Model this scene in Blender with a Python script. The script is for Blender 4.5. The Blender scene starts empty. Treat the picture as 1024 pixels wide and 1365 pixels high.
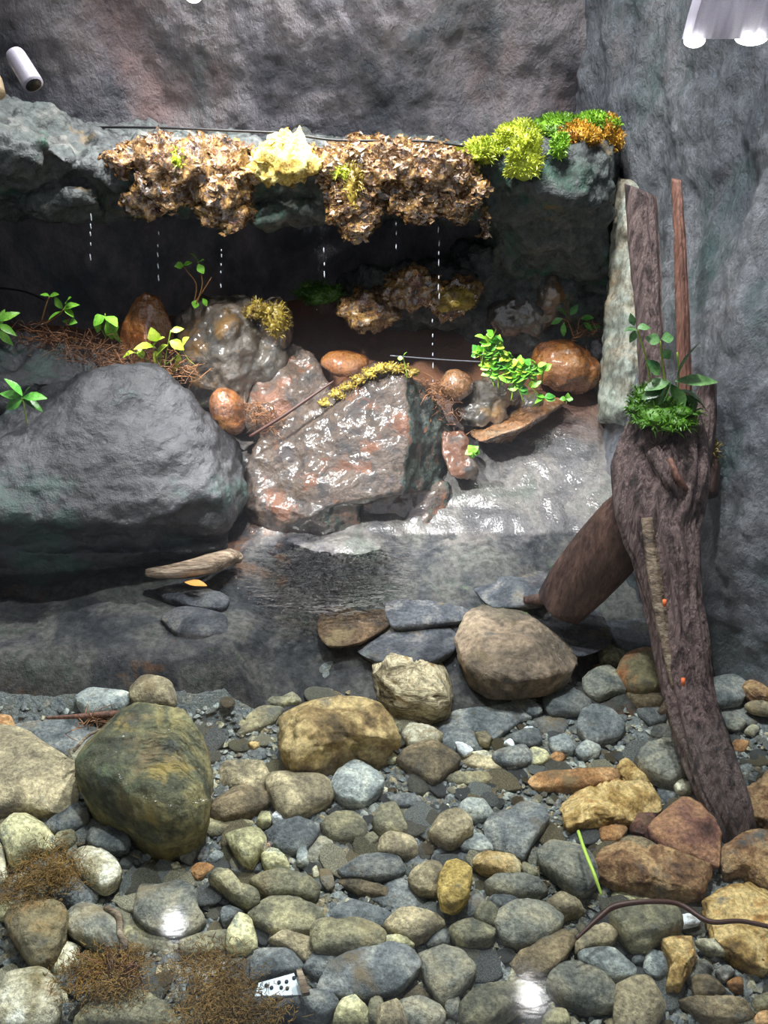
import bpy, bmesh, math, random
from mathutils import Vector, noise, Matrix
random.seed(7)
sc = bpy.context.scene
COL = sc.collection
R = math.radians

# ------------------------------------------------------------ camera
W_, H_, FPX, PITCH, CH = 1024, 1365, 1182.0, R(28), 1.1
cam = bpy.data.cameras.new('camera'); camo = bpy.data.objects.new('camera', cam); COL.objects.link(camo)
camo.location = (0, 0, CH); camo.rotation_euler = (math.pi/2-PITCH, 0, 0)
cam.sensor_fit = 'VERTICAL'; cam.sensor_height = 24; cam.lens = 24*FPX/H_; cam.clip_start = .02
sc.camera = camo
CP, SP = math.cos(PITCH), math.sin(PITCH)

# ------------------------------------------------------------ world, lights, exposure
wd = bpy.data.worlds.new('world'); sc.world = wd; wd.use_nodes = True
wd.node_tree.nodes['Background'].inputs[0].default_value = (.74, .78, .86, 1)
wd.node_tree.nodes['Background'].inputs[1].default_value = .55
vs = sc.view_settings; vs.view_transform = 'Standard'; vs.look = 'None'; vs.exposure = 0.0; vs.gamma = 1; vs.use_curve_mapping = False
sc.cycles.sample_clamp_direct = 12; sc.cycles.sample_clamp_indirect = 10
sc.cycles.max_bounces = 6; sc.cycles.transparent_max_bounces = 12

def spot(name, loc, aim, watts, ang, blend, size, col):
    l = bpy.data.lights.new(name, 'SPOT'); l.energy = watts; l.spot_size = R(ang); l.spot_blend = blend
    l.shadow_soft_size = size; l.color = col
    o = bpy.data.objects.new(name, l); COL.objects.link(o); o.location = loc
    o.rotation_euler = (Vector(aim)-Vector(loc)).to_track_quat('-Z', 'Y').to_euler()
    return o
spot('key_lamp', (.66, 2.46, 2.6), (.10, 1.55, -.05), 520, 84, .5, .05, (1, .98, .97))
spot('front_lamp', (-1.08, .9, 2.4), (-.03, 2.05, .22), 760, 25, .8, .06, (.98, 1, .98))
spot('back_glare_fill', (-.32, 2.34, 2.6), (-.12, 2.05, .2), 330, 26, .8, .05, (1, .98, .97))  # unseen spot added for glare on the central rock and its reflection
spot('cone_fill', (-.62, 1.75, 2.4), (-.45, 2.24, .42), 260, 24, .9, .05, (1, .98, .95))  # unseen fill added to brighten the cone rock and its neighbours
spot('pool_fill', (.1, 1.45, 2.8), (.0, 1.05, -.1), 240, 88, .8, .06, (.98, 1, .98))  # unseen fill added over the pool bed
spot('ledge_lamp', (-.20, 2.05, 2.2), (-.22, 2.28, .87), 70, 26, .9, .03, (1, .96, .86))
spot('mossy_lamp', (.30, 1.9, 2.2), (.34, 2.3, .9), 60, 40, .9, .03, (1, .97, .9))
spot('left_lamp', (-.84, 2.36, 2.02), (-.5, 1.5, .0), 60, 90, .8, .035, (.96, .98, 1))
spot('wall_wash', (-.05, 2.0, 2.4), (-.05, 2.68, .98), 120, 78, .9, .05, (.97, .98, 1))  # extra unseen wash added to lift the back wall
spot('side_fill', (-.3, 1.3, 2.6), (.75, 1.9, .6), 180, 60, .9, .06, (.97, .98, 1))  # unseen fill added to brighten the right wall

# ------------------------------------------------------------ helpers
def ray(px, py):
    u = (px-512)/FPX; v = (682.5-py)/FPX
    return Vector((u, CP+v*SP, -SP+v*CP))
def P(px, py, Y):
    d = ray(px, py); return Vector((0, 0, CH))+d*(Y/d.y)
def PZ(px, py, z):
    d = ray(px, py); return Vector((0, 0, CH))+d*((z-CH)/d.z)
def depth(p): return p.y*CP-(p.z-CH)*SP
def lin(c):
    f = lambda v: (v/255/12.92 if v/255 <= .04045 else ((v/255+.055)/1.055)**2.4)
    return (f(c[0]), f(c[1]), f(c[2]), 1)
def sm(t): t = min(1, max(0, t)); return t*t*(3-2*t)
def fbm(p, o=5): return noise.fractal(p, .9, 2.1, o)

def tag(o, label=None, cat=None, group=None, kind=None):
    if label: o['label'] = label
    if cat: o['category'] = cat
    if group: o['group'] = group
    if kind: o['kind'] = kind
    return o
def link(name, me, mat, parent=None, center=True, smooth=True):
    if center and len(me.vertices):
        xs = [v.co for v in me.vertices]
        c = Vector((sum(v.x for v in xs)/len(xs), sum(v.y for v in xs)/len(xs), min(v.z for v in xs)))
        me.transform(Matrix.Translation(-c))
    else: c = Vector()
    o = bpy.data.objects.new(name, me); COL.objects.link(o)
    if mat: me.materials.append(mat)
    if parent: o.parent = parent; o.location = c-parent.location
    else: o.location = c
    if smooth: me.polygons.foreach_set('use_smooth', [True]*len(me.polygons))
    return o
def pyd(name, vs, fs, mat, parent=None, smooth=True):
    me = bpy.data.meshes.new(name); me.from_pydata([tuple(v) for v in vs], [], fs); me.update()
    return link(name, me, mat, parent, True, smooth)
def empty(name, loc):
    o = bpy.data.objects.new(name, None); o.location = loc; o.empty_display_size = .02; COL.objects.link(o); return o

# ------------------------------------------------------------ materials
def N(nt, t, **kw):
    n = nt.nodes.new(t)
    for k, v in kw.items(): setattr(n, k, v)
    return n
def rock_mat(name, cols, scale=9, rough=.45, rv=.2, bump=.5, bscale=70, stretch=(1, 1, 1), vary=.25, speck=None, spec=.5, boost=1.0, fine=1.0, bd=.01, band=0, wet=0, film=.0011):
    m = bpy.data.materials.new(name); m.use_nodes = True; nt = m.node_tree; L = nt.links.new
    b = nt.nodes['Principled BSDF']
    tc = N(nt, 'ShaderNodeTexCoord'); oi = N(nt, 'ShaderNodeObjectInfo')
    mul = N(nt, 'ShaderNodeMath', operation='MULTIPLY'); mul.inputs[1].default_value = 23.7; L(oi.outputs['Random'], mul.inputs[0])
    add = N(nt, 'ShaderNodeVectorMath', operation='ADD'); L(tc.outputs['Object'], add.inputs[0]); L(mul.outputs[0], add.inputs[1])
    mp = N(nt, 'ShaderNodeMapping'); mp.inputs['Scale'].default_value = stretch; L(add.outputs[0], mp.inputs[0])
    V = mp.outputs[0]
    n1 = N(nt, 'ShaderNodeTexNoise'); n1.inputs['Scale'].default_value = scale; n1.inputs['Detail'].default_value = 9; n1.inputs['Roughness'].default_value = .62; n1.inputs['Distortion'].default_value = .6
    L(V, n1.inputs['Vector'])
    fac = n1.outputs[0]
    if band:
        wv = N(nt, 'ShaderNodeTexWave'); wv.bands_direction = 'Z'; wv.inputs['Scale'].default_value = band; wv.inputs['Distortion'].default_value = 6; wv.inputs['Detail'].default_value = 4
        L(V, wv.inputs['Vector'])
        mf = N(nt, 'ShaderNodeMix'); mf.inputs[0].default_value = .3; L(fac, mf.inputs[2]); L(wv.outputs['Fac'], mf.inputs[3]); fac = mf.outputs[0]
    rp = N(nt, 'ShaderNodeValToRGB'); e = rp.color_ramp.elements
    k = len(cols)
    while len(e) < k: e.new(.5)
    for i, c in enumerate(cols):
        e[i].position = .35+.30*i/(max(1, k-1)); l = lin(c); e[i].color = (l[0]*boost, l[1]*boost, l[2]*boost, 1)
    L(fac, rp.inputs[0])
    n2 = N(nt, 'ShaderNodeTexNoise'); n2.inputs['Scale'].default_value = scale*9; n2.inputs['Detail'].default_value = 6; n2.inputs['Roughness'].default_value = .7; L(V, n2.inputs['Vector'])
    mr = N(nt, 'ShaderNodeMapRange'); mr.inputs[1].default_value = .38; mr.inputs[2].default_value = .62; mr.inputs[3].default_value = 1-.42*fine; mr.inputs[4].default_value = 1+.4*fine; L(n2.outputs[0], mr.inputs[0])
    mv = N(nt, 'ShaderNodeMapRange'); mv.inputs[3].default_value = 1-vary; mv.inputs[4].default_value = 1+vary; L(oi.outputs['Random'], mv.inputs[0])
    mm = N(nt, 'ShaderNodeMath', operation='MULTIPLY'); L(mr.outputs[0], mm.inputs[0]); L(mv.outputs[0], mm.inputs[1])
    sc_ = N(nt, 'ShaderNodeVectorMath', operation='SCALE'); L(rp.outputs[0], sc_.inputs[0]); L(mm.outputs[0], sc_.inputs['Scale'])
    out = sc_.outputs[0]
    if speck:
        for (c, s, th, soft) in speck:
            n3 = N(nt, 'ShaderNodeTexNoise'); n3.inputs['Scale'].default_value = s; n3.inputs['Detail'].default_value = 7; n3.inputs['Roughness'].default_value = .65
            ad = N(nt, 'ShaderNodeVectorMath', operation='ADD'); ad.inputs[1].default_value = (s, 3.3, c[0]*.1); L(V, ad.inputs[0]); L(ad.outputs[0], n3.inputs['Vector'])
            m3 = N(nt, 'ShaderNodeMapRange'); m3.inputs[1].default_value = th; m3.inputs[2].default_value = th+soft; L(n3.outputs[0], m3.inputs[0])
            mx = N(nt, 'ShaderNodeMix', data_type='RGBA'); L(m3.outputs[0], mx.inputs[0]); L(out, mx.inputs[6]); mx.inputs[7].default_value = lin(c); out = mx.outputs[2]
    if wet:                                                # brown mineral stain high on the bank, dimness under water painted into the colour
        g0 = N(nt, 'ShaderNodeNewGeometry'); s0_ = N(nt, 'ShaderNodeSeparateXYZ'); L(g0.outputs['Position'], s0_.inputs[0])
        for (c, a_, b_, wgt) in (((118, 72, 40), .13, .24, 1.0), ((52, 56, 58), .0, -.02, .40)):
            ma = N(nt, 'ShaderNodeMath', operation='MULTIPLY_ADD'); ma.inputs[1].default_value = .16; L(n1.outputs[0], ma.inputs[0]); L(s0_.outputs[2], ma.inputs[2])
            mz = N(nt, 'ShaderNodeMapRange'); mz.inputs[1].default_value = a_+.08; mz.inputs[2].default_value = b_+.08; mz.inputs[4].default_value = wgt; L((ma if a_ else s0_).outputs[0 if a_ else 2], mz.inputs[0])
            if not a_: mz.inputs[1].default_value = .004; mz.inputs[2].default_value = -.02
            mq = N(nt, 'ShaderNodeMix', data_type='RGBA'); L(mz.outputs[0], mq.inputs[0]); L(out, mq.inputs[6]); mq.inputs[7].default_value = lin(c); out = mq.outputs[2]
    L(out, b.inputs['Base Color'])
    r3 = N(nt, 'ShaderNodeMapRange'); r3.inputs[1].default_value = .3; r3.inputs[2].default_value = .7; r3.inputs[3].default_value = max(.05, rough-rv); r3.inputs[4].default_value = min(1, rough+rv); L(n2.outputs[0], r3.inputs[0]); L(r3.outputs[0], b.inputs['Roughness'])
    b.inputs['Specular IOR Level'].default_value = spec
    if spec >= .8: b.inputs['Coat Weight'].default_value = 1; b.inputs['Coat Roughness'].default_value = .10; b.inputs['Coat IOR'].default_value = 2.0
    if wet:                                                # the glossy water film ends at the waterline
        gp = N(nt, 'ShaderNodeNewGeometry'); sx = N(nt, 'ShaderNodeSeparateXYZ'); L(gp.outputs['Position'], sx.inputs[0])
        wz = N(nt, 'ShaderNodeMapRange'); wz.inputs[1].default_value = -.002; wz.inputs[2].default_value = .006; L(sx.outputs[2], wz.inputs[0])
        w2 = N(nt, 'ShaderNodeMath', operation='MULTIPLY'); w2.inputs[1].default_value = spec; L(wz.outputs[0], w2.inputs[0]); L(wz.outputs[0], b.inputs['Coat Weight']); L(w2.outputs[0], b.inputs['Specular IOR Level'])
    nb = N(nt, 'ShaderNodeTexNoise'); nb.inputs['Scale'].default_value = bscale; nb.inputs['Detail'].default_value = 8; nb.inputs['Roughness'].default_value = .65; L(V, nb.inputs['Vector'])
    bp = N(nt, 'ShaderNodeBump'); bp.inputs['Strength'].default_value = bump; bp.inputs['Distance'].default_value = bd; L(nb.outputs[0], bp.inputs['Height']); L(bp.outputs[0], b.inputs['Normal'])
    if spec >= .8:                                         # gentle undulation of the water film: sparkle
        nc = N(nt, 'ShaderNodeTexNoise'); nc.inputs['Scale'].default_value = 140; nc.inputs['Detail'].default_value = 1.5; L(V, nc.inputs['Vector'])
        cb = N(nt, 'ShaderNodeBump'); cb.inputs['Distance'].default_value = film; L(nc.outputs[0], cb.inputs['Height']); L(cb.outputs[0], b.inputs['Coat Normal'])
    return m
def plain(name, c, rough=.5, emit=0, trans=0, alpha=1, spec=.5):
    m = bpy.data.materials.new(name); m.use_nodes = True; b = m.node_tree.nodes['Principled BSDF']
    nt = m.node_tree; n = N(nt, 'ShaderNodeTexNoise'); n.inputs['Scale'].default_value = 60; n.inputs['Detail'].default_value = 5
    rp = N(nt, 'ShaderNodeValToRGB'); l = lin(c); rp.color_ramp.elements[0].position = .3; rp.color_ramp.elements[1].position = .7
    rp.color_ramp.elements[0].color = (l[0]*.7, l[1]*.7, l[2]*.7, 1); rp.color_ramp.elements[1].color = (min(1, l[0]*1.2), min(1, l[1]*1.2), min(1, l[2]*1.2), 1)
    nt.links.new(n.outputs[0], rp.inputs[0]); nt.links.new(rp.outputs[0], b.inputs['Base Color'])
    b.inputs['Roughness'].default_value = rough; b.inputs['Specular IOR Level'].default_value = spec
    if emit: b.inputs['Emission Color'].default_value = lin(c); b.inputs['Emission Strength'].default_value = emit
    b.inputs['Transmission Weight'].default_value = trans; b.inputs['Alpha'].default_value = alpha
    return m
def leaf_mat(name, c1, c2, rough=.4):
    m = rock_mat(name, [c1, c2], scale=14, rough=rough, rv=.1, bump=.15, bscale=120, vary=.3, fine=.4)
    b = m.node_tree.nodes['Principled BSDF']; b.inputs['Subsurface Weight'].default_value = .0
    return m

MW = dict(rough=.24, rv=.12)
M = {}
M['wall'] = rock_mat('wall_rock', [(72, 74, 82), (108, 106, 112), (128, 122, 124), (88, 96, 100)], scale=2.4, rough=.5, rv=.12, bump=1, bscale=60, bd=.012, vary=0, fine=.5, speck=[((128, 104, 100), 1.6, .56, .15), ((62, 68, 76), 2.2, .58, .12), ((96, 118, 116), 3.1, .62, .1)], stretch=(1.2, 1, .85))
M['wallr'] = rock_mat('side_wall_rock', [(74, 80, 88), (104, 108, 114), (122, 124, 128)], scale=3, rough=.5, rv=.15, bump=1, bscale=70, bd=.014, vary=0, fine=.8, speck=[((70, 88, 90), 3, .55, .12), ((120, 110, 112), 2.2, .6, .1)], stretch=(1, 1.2, .8))
M['ledge'] = rock_mat('ledge_rock', [(50, 54, 55), (82, 86, 86), (68, 76, 74), (108, 108, 104)], scale=6, rough=.42, bump=1, bscale=50, bd=.012, vary=0, speck=[((60, 92, 78), 5, .57, .08), ((110, 96, 70), 7, .62, .06)])
M['bank'] = rock_mat('wet_bank_rock', [(48, 48, 52), (76, 74, 76), (104, 100, 96), (84, 88, 82)], scale=7, rough=.5, rv=.1, bump=1, bscale=140, bd=.005, wet=1, vary=0, spec=.8, speck=[((130, 84, 44), 3.2, .60, .08)])
M['boulder'] = rock_mat('boulder_rock', [(38, 39, 43), (53, 54, 58), (74, 75, 78)], scale=5, rough=.45, rv=.12, bump=1, bscale=60, bd=.008, vary=0, fine=.6, spec=.6, speck=[((58, 84, 78), 4, .54, .12)])
M['wetbrown'] = rock_mat('wet_brown_rock', [(20, 14, 11), (52, 35, 22), (74, 56, 40), (36, 20, 18)], scale=16, rough=.5, rv=.1, bump=1, bscale=120, bd=.006, vary=.1, spec=.9, speck=[((98, 52, 14), 9, .52, .05), ((56, 68, 58), 5, .62, .08)])
M['wetgrey'] = rock_mat('wet_grey_rock', [(44, 38, 30), (78, 70, 60), (70, 50, 28)], scale=8, rough=.5, rv=.1, bump=1, bscale=100, bd=.006, vary=.1, spec=.8, speck=[((132, 96, 44), 6, .56, .08), ((92, 104, 52), 9, .64, .06)])
M['slick'] = rock_mat('slick_orange_rock', [(86, 46, 14), (146, 86, 28), (160, 108, 50)], scale=16, rough=.3, rv=.07, bump=.8, bscale=70, vary=.1, spec=.9, fine=.9)
M['slickb'] = rock_mat('slick_brown_rock', [(96, 64, 38), (140, 96, 56), (130, 112, 88)], scale=9, rough=.3, rv=.07, bump=.9, bscale=60, vary=.1, spec=.9, fine=.9)
M['crust'] = rock_mat('rusty_crust', [(40, 26, 18), (104, 72, 34), (176, 134, 68), (78, 52, 42), (150, 108, 46)], scale=16, rough=.25, rv=.12, bump=1, bscale=120, bd=.01, vary=.1, spec=.8, speck=[((226, 208, 190), 26, .60, .05), ((100, 60, 60), 10, .6, .06)])  # near-white specks are wet glints painted into the crust colour
M['yellow'] = rock_mat('yellow_crust', [(196, 156, 70), (232, 206, 110), (246, 232, 160)], scale=16, rough=.35, bump=1, bscale=110, bd=.01, vary=0, speck=[((150, 96, 40), 14, .62, .05)])
M['flake'] = rock_mat('wet_leaf_flakes', [(48, 28, 18), (108, 72, 36), (160, 128, 80), (88, 54, 42), (140, 94, 34)], scale=60, rough=.3, bump=.3, spec=.9, vary=0)
M['column'] = rock_mat('pale_wet_column', [(120, 124, 112), (150, 158, 148), (134, 112, 84)], scale=6, rough=.3, bump=.8, bscale=60, vary=0, stretch=(1, 1, .4))
M['pebblew'] = rock_mat('pale_pebble', [(150, 150, 156), (184, 184, 190)], scale=9, rough=.35)
M['shelf'] = rock_mat('pool_bed_rock', [(82, 88, 90), (116, 118, 112), (138, 134, 120), (100, 108, 96)], scale=5, rough=.8, bump=1, bscale=60, vary=0, fine=.8)
M['gravelbase'] = rock_mat('gravel_bed', [(84, 92, 98), (130, 136, 136), (104, 108, 104), (150, 148, 136)], scale=40, rough=.8, bump=1, bscale=90, vary=0)
M['wood'] = rock_mat('weathered_wood', [(44, 34, 34), (84, 68, 66), (122, 104, 100), (62, 48, 46)], scale=12, rough=.5, rv=.1, bump=1, bscale=26, bd=.012, vary=.05, stretch=(4, 4, .3), fine=1)
M['woodd'] = rock_mat('dark_wet_wood', [(40, 26, 24), (70, 50, 44), (92, 68, 58)], scale=9, rough=.45, bump=1, bscale=26, bd=.008, vary=.05, stretch=(1.4, 1.4, .5))
M['woodo'] = rock_mat('reddish_wood', [(78, 52, 44), (128, 90, 76), (98, 68, 60)], scale=9, rough=.5, bump=.8, bscale=30, vary=.05, stretch=(2, 2, .25))
M['woodp'] = rock_mat('pale_driftwood', [(60, 46, 38), (130, 112, 92), (178, 162, 140)], scale=12, rough=.4, bump=.8, bscale=40, stretch=(.4, 3, 3))
def SM(k, cols, **kw):
    d = dict(scale=16, rough=.8, rv=.1, bump=1, bscale=70, vary=.14, fine=.9, spec=.25, boost=1.6); d.update(kw)
    d['speck'] = (d.get('speck') or [])+[((140, 122, 92), 9, .57, .16), ((104, 108, 106), 13, .60, .12)]
    cols = [tuple(v*(.84+.30*i/(len(cols)-1)) for v in c) for i, c in enumerate(cols)]
    M[k] = rock_mat('stone_'+k, cols, **d)
SM('S', [(88, 94, 97), (108, 112, 113), (128, 128, 122)]); SM('D', [(76, 80, 84), (92, 96, 97), (110, 110, 104)])
SM('SH', [(84, 84, 88), (112, 110, 112), (128, 126, 116)], scale=7, bscale=40, speck=[((90, 112, 98), 6, .58, .1)]); SM('SG', [(86, 96, 86), (112, 122, 106), (134, 136, 112)], scale=8, bscale=40)
SM('DS', [(54, 56, 62), (68, 69, 74), (86, 83, 82)], boost=1.5); SM('BD', [(56, 46, 38), (80, 64, 50), (104, 84, 64)], boost=1.5)
SM('G', [(92, 96, 94), (116, 116, 106), (128, 122, 104)]); SM('P', [(112, 120, 122), (140, 146, 144), (160, 162, 152)])
SM('O', [(94, 94, 82), (116, 112, 92), (136, 130, 102)]); SM('T', [(108, 100, 84), (136, 126, 102), (158, 146, 118)])
SM('TC', [(140, 116, 76), (166, 142, 98), (180, 170, 140)]); SM('B', [(86, 80, 68), (110, 98, 78), (128, 114, 90)])
SM('R', [(112, 84, 60), (150, 110, 72), (168, 136, 98)]); SM('R2', [(82, 60, 48), (122, 92, 66), (148, 122, 88), (98, 74, 58)])
SM('Y', [(100, 80, 52), (146, 118, 70), (172, 150, 104), (128, 94, 54)], bscale=40); SM('YB', [(138, 116, 64), (164, 142, 86), (186, 170, 116)])
SM('OB', [(80, 68, 50), (122, 102, 70), (152, 134, 96), (102, 84, 60)], bscale=35, scale=9)
SM('LB', [(76, 66, 50), (132, 120, 96), (176, 164, 136), (110, 90, 62)], stretch=(1, 1, 4), bscale=30)
SM('C', [(150, 144, 122), (178, 172, 146), (194, 190, 170)]); SM('CG', [(132, 124, 94), (168, 162, 140), (194, 194, 180)], speck=[((160, 124, 80), 9, .58, .1)])
SM('W', [(190, 196, 200), (214, 218, 220)]); SM('M', [(84, 58, 52), (116, 82, 70), (138, 104, 78)], band=5)
SM('K', [(120, 118, 92), (154, 150, 116), (186, 180, 140), (112, 116, 104)], bscale=40)
SM('MB', [(70, 72, 64), (90, 90, 70), (130, 122, 86), (86, 80, 60)], scale=7, bscale=40, speck=[((160, 142, 88), 10, .55, .10), ((106, 116, 90), 7, .55, .12)])
SM('BB', [(78, 70, 62), (100, 88, 76), (120, 104, 88)], scale=7, speck=[((178, 162, 138), 14, .64, .04), ((150, 100, 72), 5, .62, .1)])
SM('BH', [(104, 102, 88), (124, 112, 84), (112, 84, 48), (134, 134, 118)], scale=7); SM('OR', [(112, 104, 76), (136, 128, 98), (150, 104, 72)], scale=8)
M['moss'] = leaf_mat('bright_moss', (128, 148, 26), (218, 228, 84)); M['mossg'] = leaf_mat('green_moss', (50, 90, 18), (130, 176, 46))
M['mosso'] = leaf_mat('orange_moss', (150, 90, 20), (206, 160, 56)); M['mossd'] = leaf_mat('dark_moss', (24, 52, 14), (74, 118, 30)); M['mossdry'] = leaf_mat('dry_moss', (84, 66, 26), (160, 140, 60))
M['leafb'] = leaf_mat('bright_leaf', (84, 160, 40), (156, 222, 84), .3); M['leafy'] = leaf_mat('yellow_green_leaf', (140, 180, 40), (206, 226, 90), .3)
M['leafg'] = leaf_mat('mid_green_leaf', (50, 112, 44), (100, 168, 70), .25); M['leafd'] = leaf_mat('variegated_leaf', (40, 84, 44), (110, 150, 92), .3)
M['stem'] = plain('brown_stem', (128, 92, 50)); M['stemg'] = plain('green_stem', (132, 160, 60)); M['roots'] = leaf_mat('rusty_roots', (78, 48, 30), (164, 116, 78))
M['algae'] = leaf_mat('brown_algae', (92, 70, 34), (158, 124, 66), .8); M['black'] = plain('black_cable', (18, 18, 22)); M['line'] = plain('thin_grey_line', (120, 122, 130), .3)
M['housing'] = plain('grey_lamp_housing', (150, 146, 158), .3); M['beige'] = plain('beige_plastic', (206, 184, 150), .4); M['shade'] = plain('translucent_shade', (150, 146, 160), .35)
_n = M['shade'].node_tree; _t = _n.nodes.new('ShaderNodeBsdfTranslucent'); _t.inputs[0].default_value = (.8, .78, .84, 1); _m = _n.nodes.new('ShaderNodeMixShader'); _m.inputs[0].default_value = .3
_n.links.new(_n.nodes['Principled BSDF'].outputs[0], _m.inputs[1]); _n.links.new(_t.outputs[0], _m.inputs[2]); _n.links.new(_m.outputs[0], [q for q in _n.nodes if q.type == 'OUTPUT_MATERIAL'][0].inputs[0])
M['bulb'] = plain('glowing_bulb', (255, 255, 250), .3, emit=6)
M['white'] = plain('white_plate', (214, 224, 232), .5); M['hole'] = plain('plate_hole', (40, 50, 56)); M['grass'] = plain('lime_stem', (190, 220, 96), .5); M['leafo'] = plain('orange_leaf_skin', (206, 142, 74), .3)
M['orange'] = plain('orange_mark', (220, 110, 60), .5); M['redroot'] = plain('dark_root', (70, 42, 34), .5)

# ------------------------------------------------------------ shape builders
def ico(bm, c, r, sub=2, rot=None):
    res = bmesh.ops.create_icosphere(bm, subdivisions=sub, radius=1)
    mt = Matrix.Translation(c) @ (rot or Matrix()) @ Matrix.Diagonal((*r, 1))
    bmesh.ops.transform(bm, matrix=mt, verts=res['verts'])
def EL(px, py, Y, rpx, rpy, ry, tilt=0):
    p = P(px, py, Y); k = depth(p)/FPX
    return ('e', p, (rpx*k, ry, rpy*k), tilt)
def vox(name, parts, mat, voxel=.01, smooth=4, amp=.012, s=.12, amp2=.004, s2=.03, ridged=0, parent=None, strata=0):
    bm = bmesh.new()
    for q in parts:
        if q[0] == 'e': ico(bm, q[1], q[2], 3, Matrix.Rotation(q[3], 4, 'Y'))
        else:
            b2 = bmesh.new()
            for p in q: b2.verts.new(p)
            r = bmesh.ops.convex_hull(b2, input=b2.verts)
            bmesh.ops.delete(b2, geom=[v for v in b2.verts if not v.link_faces], context='VERTS')
            bmesh.ops.recalc_face_normals(b2, faces=b2.faces)
            t = bpy.data.meshes.new('t'); b2.to_mesh(t); b2.free(); bm.from_mesh(t); bpy.data.meshes.remove(t)
    me = bpy.data.meshes.new('t'); bm.to_mesh(me); bm.free()
    o = bpy.data.objects.new('t', me); COL.objects.link(o)
    m = o.modifiers.new('r', 'REMESH'); m.mode = 'VOXEL'; m.voxel_size = voxel
    m = o.modifiers.new('s', 'SMOOTH'); m.iterations = smooth; m.factor = .5
    dg = bpy.context.evaluated_depsgraph_get(); dg.update()
    nm = bpy.data.meshes.new_from_object(o.evaluated_get(dg)); bpy.data.objects.remove(o); bpy.data.meshes.remove(me)
    nm.name = name
    off = Vector((random.random()*20, random.random()*20, 3))
    nrm = [v.normal.copy() for v in nm.vertices]
    for v, vn in zip(nm.vertices, nrm):
        p = v.co; q = p/s+off
        d = amp*fbm(q, 4)
        if ridged: d += ridged*(abs(noise.noise(p/(s*.6)+off))*-2+.5)
        if amp2: d += amp2*fbm(p/s2+off, 3)
        if strata: d += strata*noise.noise(Vector((p.x*3, p.y*3, p.z*28))+off)
        v.co = p+vn*d
    nm.update()
    return link(name, nm, mat, parent)
def catmull(pts, n):
    out = []; k = len(pts)
    L = [(pts[(i+1) % k]-pts[i]).length for i in range(k)]; T = sum(L)
    for j in range(n):
        t = T*j/n; i = 0
        while t > L[i] and i < k-1: t -= L[i]; i += 1
        f = t/L[i] if L[i] else 0
        p0, p1, p2, p3 = pts[i-1], pts[i], pts[(i+1) % k], pts[(i+2) % k]
        c = .5*((2*p1)+(p2-p0)*f+(2*p0-5*p1+4*p2-p3)*f*f+(3*p1-p0-3*p2+p3)*f**3)
        out.append(c*.5+(p1.lerp(p2, f))*.5)
    return out
def tube(pts, rads, n=8, groove=0, gseed=0, caps=True, sub=1, gfreq=5):
    # refine the path
    P3, R3 = [], []
    k = len(pts)
    for i in range(k-1):
        for j in range(sub):
            f = j/sub; p0 = pts[max(0, i-1)]; p1 = pts[i]; p2 = pts[i+1]; p3 = pts[min(k-1, i+2)]
            P3.append(.5*((2*p1)+(p2-p0)*f+(2*p0-5*p1+4*p2-p3)*f*f+(3*p1-p0-3*p2+p3)*f**3)); R3.append(rads[i]*(1-f)+rads[i+1]*f)
    P3.append(pts[-1]); R3.append(rads[-1])
    vs, fs = [], []
    ref = Vector((0, 1, 0)); 
    for i, p in enumerate(P3):
        t = (P3[min(i+1, len(P3)-1)]-P3[max(0, i-1)]).normalized()
        a = t.cross(ref)
        if a.length < .1: a = t.cross(Vector((1, 0, 0)))
        a.normalize(); b = a.cross(t)
        for j in range(n):
            an = 2*math.pi*j/n; r = R3[i]
            if groove: r *= 1+groove*(noise.noise(Vector((math.cos(an)*gfreq, math.sin(an)*gfreq, i*.035+gseed)))+.5*noise.noise(Vector((math.cos(an)*gfreq*2.5, math.sin(an)*gfreq*2.5, i*.05+gseed))))
            vs.append(p+a*math.cos(an)*r+b*math.sin(an)*r)
    m = len(P3)
    for i in range(m-1):
        for j in range(n):
            j2 = (j+1) % n; fs.append((i*n+j, i*n+j2, (i+1)*n+j2, (i+1)*n+j))
    if caps: fs.append(tuple(range(n-1, -1, -1))); fs.append(tuple((m-1)*n+j for j in range(n)))
    return vs, fs
def join(*ms):
    V, F = [], []
    for v, f in ms:
        o = len(V); V += v; F += [tuple(i+o for i in q) for q in f]
    return V, F
def leaf(base, d, up, ln, wd, droop=.3, fold=.25):
    d = d.normalized(); s = d.cross(up)
    if s.length < .01: s = Vector((1, 0, 0))
    s.normalize(); u = s.cross(d).normalized()
    prof = [(0, .06), (.15, .5), (.35, .95), (.55, 1), (.78, .62), (.92, .28), (1, .02)]
    vs, fs = [], []
    for (t, w) in prof:
        c = base+d*ln*t-u*(droop*ln*t*t)
        vs += [c-s*wd*.5*w+u*fold*wd*.5*w, c, c+s*wd*.5*w+u*fold*wd*.5*w]
    for i in range(len(prof)-1):
        a = i*3; fs += [(a, a+1, a+4, a+3), (a+1, a+2, a+5, a+4)]
    return vs, fs
def rv(s=1): return Vector((random.gauss(0, s), random.gauss(0, s), random.gauss(0, s)))

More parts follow.
